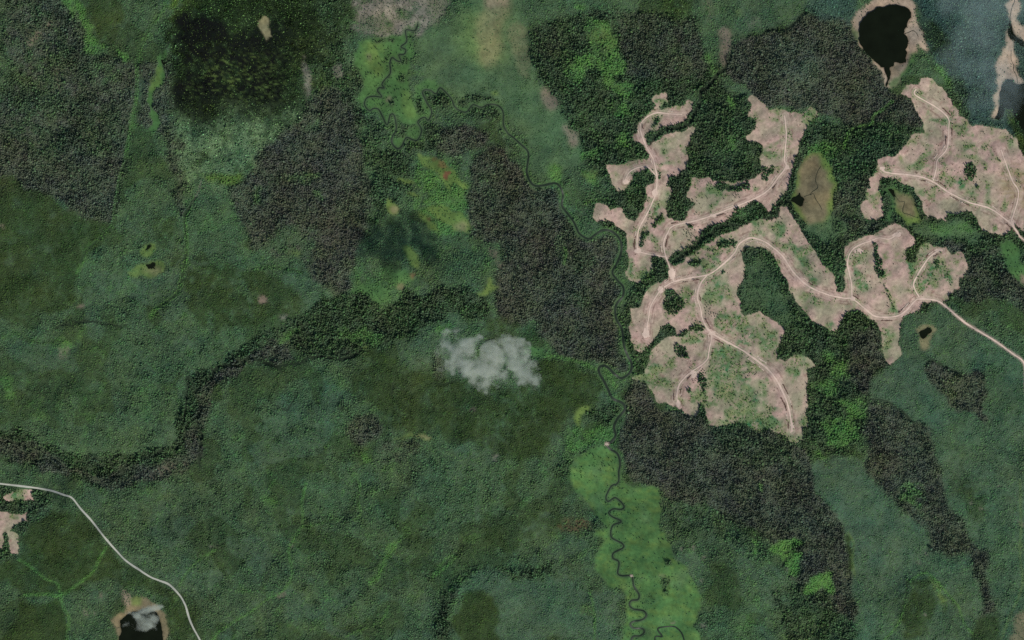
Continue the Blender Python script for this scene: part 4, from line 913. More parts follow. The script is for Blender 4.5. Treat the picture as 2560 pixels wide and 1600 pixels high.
# sheets that follow the terrain
def sheet(name, outline, zoff, mat, colour, label, inner=6.0, kind='structure', flat=None):
    p = np.asarray(outline)
    x0, y0 = p.min(0); x1, y1 = p.max(0)
    x0, y0, x1, y1 = max(x0, X0 + 10), max(y0, Y0 + 10), min(x1, X1 - 10), min(y1, Y1 - 10)
    p = np.clip(p, [X0 + 8, Y0 + 8], [X1 - 8, Y1 - 8])
    keep = [0]
    for k in range(1, len(p)):
        if np.hypot(*(p[k] - p[keep[-1]])) > .8: keep.append(k)
    p = p[keep]
    n = len(p)
    gxs, gys = np.meshgrid(np.arange(x0 + inner / 2, x1, inner), np.arange(y0 + inner / 2, y1, inner))
    pts = np.stack([gxs.ravel(), gys.ravel()], 1)
    m = sample(fill(p), pts[:, 0], pts[:, 1]) > .98
    pts = pts[m] + np.random.RandomState(3).uniform(-.8, .8, (int(m.sum()), 2))
    allp = [Vector(v) for v in np.vstack([p, pts])]
    res = mgeo.delaunay_2d_cdt(allp, [(k, (k + 1) % n) for k in range(n)], [], 0, 1e-4)
    V = np.array([tuple(v) for v in res[0]]); E = res[1]; F = np.array([f for f in res[2] if len(f) == 3])
    # keep only faces inside the outline
    c = V[F].mean(1)
    q = np.roll(p, -1, 0)
    ins = np.zeros(len(c), bool)
    for a, b in zip(p, q):
        if a[1] == b[1]: continue
        k = (a[1] > c[:, 1]) != (b[1] > c[:, 1])
        xi = a[0] + (c[:, 1] - a[1]) / (b[1] - a[1]) * (b[0] - a[0])
        ins ^= k & (c[:, 0] < xi)
    F = F[ins]
    F = F[:, ::-1]
    X, Y = S(V[:, 0], V[:, 1])
    z = sample(terr, V[:, 0], V[:, 1]) + zoff if flat is None else np.full(len(V), flat)
    me = mesh_np(name, np.stack([X, Y, z], 1), tris=F)
    if me.polygons and me.polygons[0].normal.z < 0: me.flip_normals()
    if colour is not None: set_col(me, sample(colour, V[:, 0], V[:, 1]))
    o = link(name, me, mat)
    return tag(o, label, kind=kind)

cut_labels = ['pinkish logged clearing with branching dirt roads north of the wooded creek',
              'largest logged clearing, pink and green mottled, south of the wooded creek',
              'pale pink logged clearing near the north-east lakes',
              'small tan clearing right under the gravel road in the south-west',
              'tan clearing with two fingers at the left edge below the gravel road']
for c, lb in zip(CUTS, cut_labels):
    sheet('clearing', c, .5, M_CUT, ccol, lb, 2.6)
def ribbon(name, path, width, zoff, mat, label, jit=.12, step=3.0, widths=None):
    p = smooth_path(path, step)
    p = np.clip(p, [X0 + 8, Y0 + 8], [X1 - 8, Y1 - 8])
    d = np.gradient(p, axis=0); L = np.hypot(d[:, 0], d[:, 1]); L[L == 0] = 1
    nrm = np.stack([-d[:, 1], d[:, 0]], 1) / L[:, None]
    r = np.random.RandomState(len(p))
    def wob():
        w = r.uniform(-1, 1, len(p)); w = np.convolve(w, np.ones(4) / 4, 'same') * 2
        return 1 + jit * w
    wa = np.full(len(p), width * .72 / 2.0) * (1 + .12 * np.sin(np.arange(len(p)) * .21 + width * 9))  if widths is None else widths(p) / 2
    rows = []
    for s in (-1.0, -.34, .34, 1.0):
        q = p + nrm * (s * wa * (wob() if abs(s) == 1 else 1))[:, None]
        rows.append(q)
    V = np.stack(rows, 1)                      # n,4,2
    n = len(p)
    X, Y = S(V[..., 0], V[..., 1])
    z = sample(terr, V[..., 0], V[..., 1]) + zoff
    z[:, 1:3] += .12 if zoff > .6 else 0
    co = np.stack([X, Y, z], -1).reshape(-1, 3)
    idx = np.arange(n * 4).reshape(n, 4)
    qd = np.stack([idx[:-1, :-1], idx[1:, :-1], idx[1:, 1:], idx[:-1, 1:]], -1).reshape(-1, 4)
    me = mesh_np(name, co, quads=qd)
    if me.polygons[0].normal.z < 0: me.flip_normals()
    return tag(link(name, me, mat), label, kind='structure')
road_labels = ['pale grey gravel road curving through the forest in the south-west', 'dirt road running the length of the north-west lobe of the clearing',
               'short dirt link between the two logging roads above the creek crossing', 'hooked dirt spur into the western lobe of the clearing',
               'dirt road from the northern lobe down to the creek crossing', 'main dirt haul road winding east through the southern clearing to the frame edge',
               'dirt spur down the western edge of the southern clearing', 'dirt road bending south to a landing in the south-west lobe',
               'wide dirt road running south-east to the bottom of the clearing', 'dirt spur climbing north to a landing beside the small dug pit',
               'dirt spur curving north-east to a forked end', 'dirt road down the neck of the north-east clearing', 'dirt road crossing the north-east clearing south-east to the frame edge',
               'dirt road along the right edge of the north-east clearing']
for k, (w, p) in enumerate(R_):
    ribbon('road', p, w, .9 + .02 * k, M_GRAVEL if k == 0 else M_ROAD, road_labels[k], .24 if k else .12)
LAND = [(2,1,1190,858,34,26,'bare dirt landing at the western corner of the north clearing'), (2,1,1515,1075,32,50,'bare dirt landing just south of the creek crossing'), (2,1,1350,305,32,40,'bare dirt landing half way down the north-west lobe road'),
        (2,1,1075,205,34,22,'bare dirt landing at the tip of the hooked spur'), (2,1,1900,525,30,14,'small dirt pull-out below the straight haul road'), (2,1,1405,1225,24,34,'bare dirt landing at the top of the western spur'),
        (2,2,1268,125,34,46,'pale dirt landing at the bottom of the western spur'), (2,2,1715,510,34,34,'pale round landing beside the bend in the south-west lobe'), (2,2,1570,790,22,40,'pale landing at the foot of the south-west road'),
        (2,2,1885,125,30,20,'dirt triangle at the junction above the lower clearing'), (3,1,185,68,24,18,'bare dirt corner on the road into the northern lobe'), (3,1,800,1308,26,22,'bare dirt junction of the main road and the spur'),
        (3,1,860,862,48,26,'pale dug-out pit beside the northward spur'), (3,1,1215,705,46,20,'pale landing at the tip of the northward spur'), (3,1,1615,850,40,12,'pale landing at the end of the curved eastern spur'),
        (3,2,230,1020,20,44,'dirt landing at the south end of the wide road'), (3,1,2310,600,20,26,'dirt junction at the east edge of the pale clearing'), (3,1,1080,80,26,22,'dirt landing at the west end of the cross-clearing road')]
for k, (ti, tj, x, y, rx, ry, lb) in enumerate(LAND):
    a = np.linspace(0, 2 * math.pi, 12, endpoint=False)
    q = np.random.RandomState(300 + k).uniform(.7, 1.25, 12)
    pl = T(ti, tj, ' '.join('%f %f' % (x + rx * u * math.cos(v), y + ry * u * math.sin(v)) for u, v in zip(q, a)))
    sheet('landing', ragged(pl, .2, 3, 300 + k), .8, M_ROAD, None, lb, 5.0)
# lakes, ponds, river
wl = ['round black lake with a pale rim in the north-east', 'dark lake at the right edge below the sandy channel', 'small dark pool in the sandy channel at the right edge',
      'black lake under a puff of cloud at the bottom edge', 'small black kidney shaped pond in the eastern regrowth', 'tiny dark pool in the lower yellow bog of the west',
      'tiny dark pool in the upper yellow bog of the west', 'dark beaver pool at the west tip of the tan bog', 'dark pool at the head of the small bog between clearings',
      'tiny dark pool above the green meadow at the right edge', 'dark pool at the elbow of the narrow western meadow']
for (nm, w), lb in zip(WATERS, wl):
    lv = float(sample(terr, w[:, 0].clip(X0 + 8, X1 - 8), w[:, 1].clip(Y0 + 8, Y1 - 8)).max()) + .35
    sheet(nm, ragged(w, .15, 4, 3), .4, M_WATER, None, lb, 12.0, flat=lv)
def rw(p):
    # the river is narrow in the north and wider where it runs beside the clearings
    y = p[:, 1]
    return np.interp(y, [60, 330, 420, 800, 1100, 1200, 1600], [2.4, 2.6, 4.2, 4.8, 5.6, 3.0, 3.6])
ribbon('river', RIVER, 4, .7, M_RIVER, 'narrow dark river winding from the north marsh to the south meadow', .12, 2.5, rw)
ribbon('river', RIVER2, 5, .7, M_RIVER, 'second dark river bend entering at the bottom of the south meadow', .12, 2.5)
bl = ['thin dark brook wriggling down the large tan bog', 'short brook feeding the beaver pool of the tan bog', 'thin brook crossing the small bog between the clearings', 'thin dark inlet on the pale east shore of the round lake',
      'brook in the sandy channel at the top right', 'brook in the sandy channel above the dark lake at right', 'tiny inlet on the west shore of the bottom lake', 'short curved backwater in the south meadow',
      'faint oxbow at the top of the south meadow', 'brook looping through the silty opening at the top']
for b, lb in zip(BROOKS, bl):
    ribbon('brook', b, 1.7, .75, M_RIVER, lb, .3, 2.0)

# ---------------------------------------------------------------- tree prototypes (not in the scene themselves)
proto = bpy.data.collections.new('tree_shapes')
def conifer_bm(seed, tiers=3, sides=7, trunk=False):
    r = random.Random(seed); bm = bmesh.new()
    for t in range(tiers):
        z0 = .12 + .26 * t; z1 = min(1.0, z0 + .46 + .08 * r.random())
        if t == tiers - 1: z1 = 1.0
        R = 1.0 - .30 * t
        top = bm.verts.new((r.uniform(-.05, .05), r.uniform(-.05, .05), z1))
        ring = []
        for k in range(sides):
            a = 2 * math.pi * (k + r.uniform(-.3, .3)) / sides + t
            q = R * r.uniform(.65, 1.12)
            ring.append(bm.verts.new((math.cos(a) * q, math.sin(a) * q, z0 + r.uniform(-.05, .05))))
        for k in range(sides): bm.faces.new((ring[k], ring[(k + 1) % sides], top))
    return bm
def leafy_bm(seed):
    r = random.Random(seed); bm = bmesh.new()
    bmesh.ops.create_icosphere(bm, subdivisions=2, radius=1.0)
    for v in bm.verts:
        k = r.uniform(.72, 1.12)
        v.co = Vector((v.co.x * k, v.co.y * k, .55 + v.co.z * .45 * k))
    low = [v for v in bm.verts if v.co.z < .28]
    bmesh.ops.delete(bm, geom=low, context='VERTS')
    return bm
def finish(bm, name, mat):
    me = bpy.data.meshes.new(name); bm.to_mesh(me); bm.free(); me.materials.append(mat); return me
for k in range(4):
    o = bpy.data.objects.new('shape_%d_conifer' % k, finish(conifer_bm(k), 'conifer', M_LEAF)); proto.objects.link(o)
for k in range(4, 7):
    o = bpy.data.objects.new('shape_%d_leafy' % k, finish(leafy_bm(k), 'leafy', M_LEAF)); proto.objects.link(o)

ng = bpy.data.node_groups.new('scatter_trees', 'GeometryNodeTree')
ng.interface.new_socket('Geometry', in_out='INPUT', socket_type='NodeSocketGeometry')
ng.interface.new_socket('Geometry', in_out='OUTPUT', socket_type='NodeSocketGeometry')
gi, go = ng.nodes.new('NodeGroupInput'), ng.nodes.new('NodeGroupOutput')
iop = ng.nodes.new('GeometryNodeInstanceOnPoints')
ci = ng.nodes.new('GeometryNodeCollectionInfo')
ci.inputs['Collection'].default_value = proto
ci.inputs['Separate Children'].default_value = True
ci.inputs['Reset Children'].default_value = True
def named(t, n):
    a = ng.nodes.new('GeometryNodeInputNamedAttribute'); a.data_type = t; a.inputs['Name'].default_value = n
    return a.outputs['Attribute']
ng.links.new(gi.outputs[0], iop.inputs['Points'])
ng.links.new(ci.outputs[0], iop.inputs['Instance'])
iop.inputs['Pick Instance'].default_value = True
ng.links.new(named('INT', 'shape'), iop.inputs['Instance Index'])
cx = ng.nodes.new('ShaderNodeCombineXYZ'); ng.links.new(named('FLOAT', 'turn'), cx.inputs['Z'])
er = ng.nodes.new('FunctionNodeEulerToRotation'); ng.links.new(cx.outputs[0], er.inputs[0])
ng.links.new(er.outputs[0], iop.inputs['Rotation'])
ng.links.new(named('FLOAT_VECTOR', 'size'), iop.inputs['Scale'])
ng.links.new(iop.outputs[0], go.inputs[0])

def scatter(name, x, y, z, size, turn, shape, col, label, cat):
    me = bpy.data.meshes.new(name)
    n = len(x); X, Y = S(x, y)
    me.vertices.add(n); me.vertices.foreach_set('co', np.stack([X, Y, z], 1).astype(np.float32).ravel())
    a = me.attributes.new('size', 'FLOAT_VECTOR', 'POINT'); a.data.foreach_set('vector', size.astype(np.float32).ravel())
    a = me.attributes.new('turn', 'FLOAT', 'POINT'); a.data.foreach_set('value', turn.astype(np.float32))
    a = me.attributes.new('shape', 'INT', 'POINT'); a.data.foreach_set('value', shape.astype(np.int32))
    a = me.attributes.new('col', 'FLOAT_VECTOR', 'POINT'); a.data.foreach_set('vector', col.astype(np.float32).ravel())
    o = link(name, me)
    md = o.modifiers.new('trees', 'NODES'); md.node_group = ng
    return tag(o, label, cat, kind='stuff')

SP = 2.65
cxs, cys = np.meshgrid(np.arange(X0 + 12, X1 - 12, SP), np.arange(Y0 + 12, Y1 - 12, SP))
tx = (cxs + RS.uniform(-.5, .5, cxs.shape) * SP * .95).ravel(); ty = (cys + RS.uniform(-.5, .5, cys.shape) * SP * .95).ravel()
D = sample(dens, tx, ty)
u = RS.uniform(size=len(tx))
k = u < D
tx, ty = tx[k], ty[k]; n = len(tx)
hh, rr, lf, hv, cv = (sample(f, tx, ty) for f in (hgt, rad, leaf, hvar, cvar))
tc = sample(tcol, tx, ty)
g1 = RS.standard_normal(n)
hh = np.clip(hh * (1 + hv * g1 * .8), 1.2, 30)
rr = rr * np.clip(1 + .22 * g1 + .14 * RS.standard_normal(n), .5, 1.7)
isleaf = RS.uniform(size=n) < lf
shape = np.where(isleaf, RS.randint(4, 7, n), RS.randint(0, 4, n))
rr = np.where(isleaf, rr * 1.08, rr)
tc = tc * np.clip(np.exp(cv[:, None] * (RS.standard_normal((n, 1)) - .25 * cv[:, None])) + .05 * RS.standard_normal((n, 3)), .15, 5.0)
tc = np.minimum(tc, .42)
tc = np.where(isleaf[:, None], tc * np.array([1.0, 1.10, .9]), tc)
tz = sample(terr, tx, ty) - .3
size = np.stack([rr, rr * RS.uniform(.85, 1.15, n), hh], 1)
turn = RS.uniform(0, 6.28, n)
# one mass of trees per stand
stand = np.zeros(n, int)
names = [('forest', 'dense green regrowth forest filling the land between the other stands'),
         ('conifer_forest', 'brownish grey mature conifer forest west of the narrow valley at upper left'),
         ('conifer_forest', 'brownish mature conifer forest left of the yellow fens in the centre'),
         ('conifer_forest', 'tall brown grey conifer forest along the west bank of the river'),
         ('conifer_forest', 'dark mature conifer forest between the tan strip and the round lake'),
         ('conifer_forest', 'dark brown conifer forest south of the clearings and east of the meadow'),
         ('swamp_trees', 'sparse yellow flecked trees on the black swamp at the top left'),
         ('speckled_forest', 'blue green speckled forest between the round lake and the sandy channel'),
         ('forest', 'rough green mixed forest wrapped around the pink clearings'),
         ('conifer_forest', 'rough dark conifers along the winding ravine in the south-west'),
         ('forest', 'mottled bright green woods with dark clumps at the top centre'),
         ('plantation', 'smooth blue green young plantation in the south-east')]
zones = [(11, O('1900 760 2700 760 2700 1700 1900 1700')), (8, O('1380 240 2419 240 2700 330 2700 750 2080 850 1900 1060 1480 900 1380 560')), (10, O('1250 -240 1760 -240 1760 170 1560 260 1500 330 1380 400 1250 100')),
         (9, RAV), (1, O('-240 -240 150 -240 205 80 250 128 325 175 318 300 272 500 225 530 160 500 -240 455')),
         (2, O('540 440 700 290 790 205 850 300 885 440 840 600 830 690 730 640 590 590')), (3, O('1110 400 1190 350 1262 438 1330 490 1395 567 1464 600 1485 880 1330 845 1180 748 1108 450')),
         (4, O('1735 110 1905 30 2013 70 2098 207 2180 300 2000 300 1760 200')), (5, O('1475 960 1495 895 1660 985 1905 1060 2010 1300 2020 1470 1890 1400 1560 1160 1470 1010')),
         (6, O('400 30 700 -240 850 -240 835 120 740 225 620 330 430 290')), (7, O('2145 -240 2700 -240 2700 300 2290 300 2240 200 2170 60'))]
for zi, pz in zones:
    stand[sample(fill(pz), tx, ty) > .5] = zi
cats = {'forest': 'forest', 'conifer_forest': 'forest', 'swamp_trees': 'trees', 'speckled_forest': 'forest', 'plantation': 'forest'}
for zi, (nm, lb) in enumerate(names):
    k = stand == zi
    if k.any(): scatter(nm, tx[k], ty[k], tz[k], size[k], turn[k], shape[k], tc[k], lb, cats[nm])
print('TREES', n)

# ---------------------------------------------------------------- slash, stumps and logs lying on the clearings (nobody could count them)
nd = 26000
dx, dy = RS.uniform(0, X1 - 20, nd), RS.uniform(200, 1320, nd)
k = (sample(cut, dx, dy) > .9) & (sample(rd, dx, dy) < .3) & (RS.uniform(size=nd) < np.clip(.45 + .5 * sample(nStreak, dx, dy), .08, 1))
dx, dy = dx[k], dy[k]; nd = len(dx)
cdeb = np.where(RS.uniform(size=(nd, 1)) < .6, np.array([[.12, .085, .06]]), np.where(RS.uniform(size=(nd, 1)) < .5, np.array([[.42, .34, .27]]), np.array([[.05, .08, .035]])))
s1 = RS.uniform(.7, 2.2, nd)
scatter('logging_debris', dx, dy, sample(terr, dx, dy) + .4, np.stack([s1 * RS.uniform(.6, 2.0, nd), s1 * .6, s1 * .6], 1), np.where(RS.uniform(size=nd) < .7, .75 + RS.normal(0, .25, nd), RS.uniform(0, 6.28, nd)),
        RS.randint(4, 7, nd), cdeb, 'stumps, branches and cut logs littering the pink clearings', 'debris')
bpy.data.objects['logging_debris']['kind'] = 'stuff'

# ---------------------------------------------------------------- trees standing apart, each a thing of its own
def crown_mesh(seed):
    return finish(conifer_bm(seed, 4, 9), 'crown', M_NEEDLE)
def trunk_mesh():
    bm = bmesh.new()
    bmesh.ops.create_cone(bm, cap_ends=False, segments=6, radius1=.10, radius2=.03, depth=.7)
    for v in bm.verts: v.co.z += .35
    return finish(bm, 'trunk', M_BARK)
crowns = [crown_mesh(40 + k) for k in range(5)]; trunk_me = trunk_mesh()
def lone_tree(x, y, h, r, col, label, group, rr_):
    X, Y = S(x, y); z = float(sample(terr, np.array([x]), np.array([y]))[0])
    e = bpy.data.objects.new('spruce_tree', None); SC.collection.objects.link(e)
    e.location = (X, Y, z); e.rotation_euler = (0, 0, rr_.uniform(0, 6.28)); e.scale = (r, r, h)
    tag(e, label, 'tree', group)
    c = bpy.data.objects.new('crown', crowns[rr_.randrange(5)]); SC.collection.objects.link(c); c.parent = e; c.color = (*col, 1)
    t = bpy.data.objects.new('trunk', trunk_me); SC.collection.objects.link(t); t.parent = e
    return e
def in_poly(p, x, y):
    c = False; j = len(p) - 1
    for i in range(len(p)):
        if (p[i][1] > y) != (p[j][1] > y) and x < (p[j][0] - p[i][0]) * (y - p[i][1]) / (p[j][1] - p[i][1]) + p[i][0]: c = not c
        j = i
    return c
groups = [
    (T(1,0,'980 420 1440 350 1460 560 1430 690 1450 800 1500 1000 1520 1140 1400 1150 1300 1060 1180 1050 1060 1050 1000 980'), 62, 7, 12, 'dark spruce standing in the bright green meadow along the looping upper river', 'spruces scattered over the northern meadow'),
    (T(2,2,'600 1400 700 1250 900 1220 1000 1300 1030 1480 700 1500'), 26, 7, 12, 'small dark spruce on the green flat just below the beaver dam', 'spruces below the beaver dam'),
    (T(2,3,'700 60 1350 120 1380 400 1450 560 1300 700 1120 500 850 600 800 450'), 14, 6, 10, 'small spruce alone in the southern river meadow', 'spruces in the southern meadow'),
    (T(2,1,'1480 0 1640 0 1560 140 1450 200 1500 300 1460 420 1400 560 1480 620 1700 600 1750 700 1500 880 1460 700 1200 800 1200 600 1350 400'), 34, 6, 11, 'lone spruce left on the clearing west of the northern haul road', 'trees left standing on the north clearing'),
    (T(2,1,'1700 200 2200 200 2350 280 2000 420 1700 540'), 24, 7, 12, 'dark leave tree among the shrubs above the straight dirt road', 'leave trees above the straight dirt road'),
    (T(2,1,'1600 1000 1900 900 2100 900 2190 1080 2100 1300 2140 1450 1850 1500 1700 1300 1560 1180'), 30, 5, 10, 'lone small tree on the middle clearing beside the road junction', 'trees left around the road junction'),
    (T(2,2,'1300 300 1500 200 1500 400 1700 300 1900 200 2300 420 2380 700 2300 950 1950 950 1850 600 1500 600 1300 520'), 36, 5, 10, 'small dark tree dotted on the southern clearing', 'trees dotted over the southern clearing'),
    (T(3,1,'50 560 180 480 300 760 500 1000 600 1180 400 1120 200 850'), 20, 6, 11, 'small tree on the clearing strip beside the tan bog', 'trees on the clearing strip beside the bog'),
    (T(3,1,'760 1000 800 850 1150 770 1280 900 1320 1250 1200 1400 900 1380 820 1280'), 22, 5, 9, 'lone tree on the clearing between the two northward spurs', 'trees between the two spurs'),
    (J(T(3,0,'1450 900 1650 900 1750 1100 2100 1250 2200 1450'), T(3,1,'2000 300 1700 300 1350 100 1200 0')), 32, 4, 9, 'small dark tree or snag on the pale north-east clearing', 'small trees on the north-east clearing'),
]
rr_ = random.Random(11)
cnt = 0
LT = []
for pg, num, h0, h1, lb, grp in groups:
    pg = np.asarray(pg); made = 0; tries = 0; used = []
    while made < num and tries < 4000:
        tries += 1
        if used and rr_.random() < .45:
            b_ = rr_.choice(used); x, y = b_[0] + rr_.gauss(0, 6), b_[1] + rr_.gauss(0, 6)
        else:
            x, y = rr_.uniform(pg[:, 0].min(), pg[:, 0].max()), rr_.uniform(pg[:, 1].min(), pg[:, 1].max())
        if not in_poly(pg, x, y): continue
        if any((x - a) ** 2 + (y - b) ** 2 < 12 for a, b in used): continue
        if sample(dens, np.array([x]), np.array([y]))[0] > .25 or sample(rd, np.array([x]), np.array([y]))[0] > .05 or sample(wet, np.array([x]), np.array([y]))[0] > .05: continue
        used.append((x, y)); made += 1; cnt += 1
        v = rr_.uniform(.75, 1.2)
        h = rr_.uniform(h0, h1); rad_ = rr_.uniform(1.7, 2.7)
        LT.append([lone_tree(x, y, h, rad_, (.040 * v, .066 * v, .038 * v), lb, grp, rr_), x, y, rad_, grp])
PLACE = {'spruces scattered over the northern meadow': 'of the looping-river meadow', 'spruces below the beaver dam': 'of the flat below the beaver dam',
         'spruces in the southern meadow': 'of the southern river meadow', 'trees left standing on the north clearing': 'of the clearing along the northern haul road',
         'leave trees above the straight dirt road': 'of the shrubby ground above the straight road', 'trees left around the road junction': 'of the ground around the road junction',
         'trees dotted over the southern clearing': 'of the southern clearing', 'trees on the clearing strip beside the bog': 'of the strip beside the tan bog',
         'trees between the two spurs': 'of the clearing between the two spurs', 'small trees on the north-east clearing': 'of the north-east clearing'}
ORD = ['', 'second ', 'third ', 'fourth ', 'fifth ', 'sixth ', 'seventh ', 'eighth ', 'ninth ', 'tenth ', 'eleventh ', 'twelfth ']
for grp, place in PLACE.items():
    g = [t for t in LT if t[4] == grp]
    if not g: continue
    xs = sorted(t[1] for t in g); ys = sorted(t[2] for t in g)
    q = lambda v, a: 0 if v < a[len(a) // 3] else (1 if v < a[2 * len(a) // 3] else 2)
    cell = {}
    for t in g: cell.setdefault((q(t[2], ys), q(t[1], xs)), []).append(t)
    for (a, b), ts in cell.items():
        where = [['north-west', 'north', 'north-east'], ['west', 'middle', 'east'], ['south-west', 'south', 'south-east']][a][b]
        ts.sort(key=lambda t: t[1])
        for k, t in enumerate(ts):
            if len(ts) == 1: t[0]['label'] = 'dark spruce standing alone in the %s %s' % (where, place)
            else:
                o_ = 'leftmost' if k == 0 else ('rightmost' if k == len(ts) - 1 else (ORD[k] if k < 12 else 'next ') + 'from left')
                t[0]['label'] = 'dark spruce, %s in the %s %s' % (o_, where, place)
print('LONE', cnt)

# ---------------------------------------------------------------- slash windrows along the roads
def windrow_mesh(seed, L):
    r = random.Random(seed); bm = bmesh.new()
    for k in range(int(L * 1.6)):
        x, y, z = r.uniform(-L / 2, L / 2), r.gauss(0, .9), r.uniform(.3, 1.4)
        l = r.uniform(2.5, 6); w = r.uniform(.45, 1.0)
        res = bmesh.ops.create_cube(bm, size=1.0)
        a = r.gauss(0, .5); c, s = math.cos(a), math.sin(a)
        for v in res['verts']:
            p = Vector((v.co.x * l, v.co.y * w, v.co.z * w + v.co.x * r.uniform(-.3, .3)))
            v.co = Vector((x + p.x * c - p.y * s, y + p.x * s + p.y * c, z + p.z))
    return bm
wr = [finish(windrow_mesh(70 + k, L), 'slash_windrow', M_LOG if k % 2 else flat_material('brown_slash_%s' % 'ab'[k // 2 % 2], (.10, .06, .045), .9, .1, .3, .8)) for k, L in enumerate((26, 34, 44, 20))]
wl_ = [(8, 'low row of cut branches beside the wide south-east road', 'slash rows by the wide south-east road', 16, (5.5, 9.5)), (5, 'low row of piled branches along the winding main haul road', 'slash rows by the main haul road', 18, (5, 9)),
       (7, 'slash row curving beside the south-west landing road', 'slash rows by the landing road', 9, (5, 8)), (4, 'slash row beside the dirt road of the northern lobe', 'slash rows by the northern lobe road', 9, (4.5, 7)),
       (12, 'dark slash row along the road across the north-east clearing', 'slash rows of the north-east clearing', 10, (5, 8)), (10, 'pale slash row beside the forked eastern spur', 'slash rows by the forked spur', 5, (5, 7)),
       (11, 'slash row in the neck of the north-east clearing', 'slash rows in the neck of the clearing', 6, (5, 9)), (1, 'slash row beside the north-west lobe road', 'slash rows by the north-west lobe road', 8, (4.5, 7))]
SL = []
for ri, lb, grp, num, (d0, d1) in wl_:
    p = smooth_path(R_[ri][1], 3.0); made = 0
    for _ in range(200):
        if made >= num: break
        k = rr_.randrange(4, len(p) - 4); t = p[k + 2] - p[k - 2]; t = t / max(1e-6, np.hypot(*t)); nr = np.array([-t[1], t[0]])
        q = p[k] + nr * rr_.choice((-1, 1)) * rr_.uniform(d0, d1)
        if sample(cut, q[:1], q[1:])[0] < .9 or sample(dens, q[:1], q[1:])[0] > .3 or sample(rd, q[:1], q[1:])[0] > .05: continue
        o = bpy.data.objects.new('slash_row', wr[rr_.randrange(4)]); SC.collection.objects.link(o)
        X, Y = S(*q); o.location = (X, Y, float(sample(terr, q[:1], q[1:])[0]) + .4)
        o.rotation_euler = (0, 0, math.atan2(-t[1], t[0]) + rr_.gauss(0, .07))
        tag(o, lb, 'slash row', grp); made += 1; SL.append((o, k, lb, grp))

for grp in {t[3] for t in SL}:
    ts = sorted((t for t in SL if t[3] == grp), key=lambda t: t[1])
    for k, t in enumerate(ts):
        nth = 'first' if k == 0 else ('last' if k == len(ts) - 1 else (ORD[k].strip() if k < 12 else {12: 'thirteenth', 13: 'fourteenth', 14: 'fifteenth', 15: 'sixteenth', 16: 'seventeenth', 17: 'eighteenth'}[k]))
        t[0]['label'] = '%s, %s along it' % (t[2], nth)
# beaver dam, a log jam, the small pit
def jam(name, x, y, n_, R, label, cat):
    r = random.Random(n_); bm = bmesh.new()
    for k in range(n_):
        a = r.uniform(0, 3.14); l = r.uniform(3, 8); w = r.uniform(.25, .5)
        px, py, pz = r.gauss(0, R * .45), r.gauss(0, R * .35), r.uniform(.3, 1.8)
        res = bmesh.ops.create_cube(bm, size=1.0); c, s = math.cos(a), math.sin(a); tl = r.uniform(-.15, .15)
        for v in res['verts']:
            qx, qy, qz = v.co.x * l, v.co.y * w, v.co.z * w + v.co.x * l * tl
            v.co = Vector((px + qx * c - qy * s, py + qx * s + qy * c, pz + qz))
    o = link(name, finish(bm, name, M_LOG))
    X, Y = S(x, y); o.location = (X, Y, float(sample(terr, np.array([x]), np.array([y]))[0]) + .7)
    return tag(o, label, cat)
jam('beaver_dam', DAM[0], DAM[1], 150, 9, 'pale heap of bleached logs damming the river above the south meadow', 'dam')
jam('log_jam', 1280 + 1128 * .26457, 1200 + 905 * .26457, 60, 5, 'small pale log jam at a bend of the river in the south meadow', 'log jam')

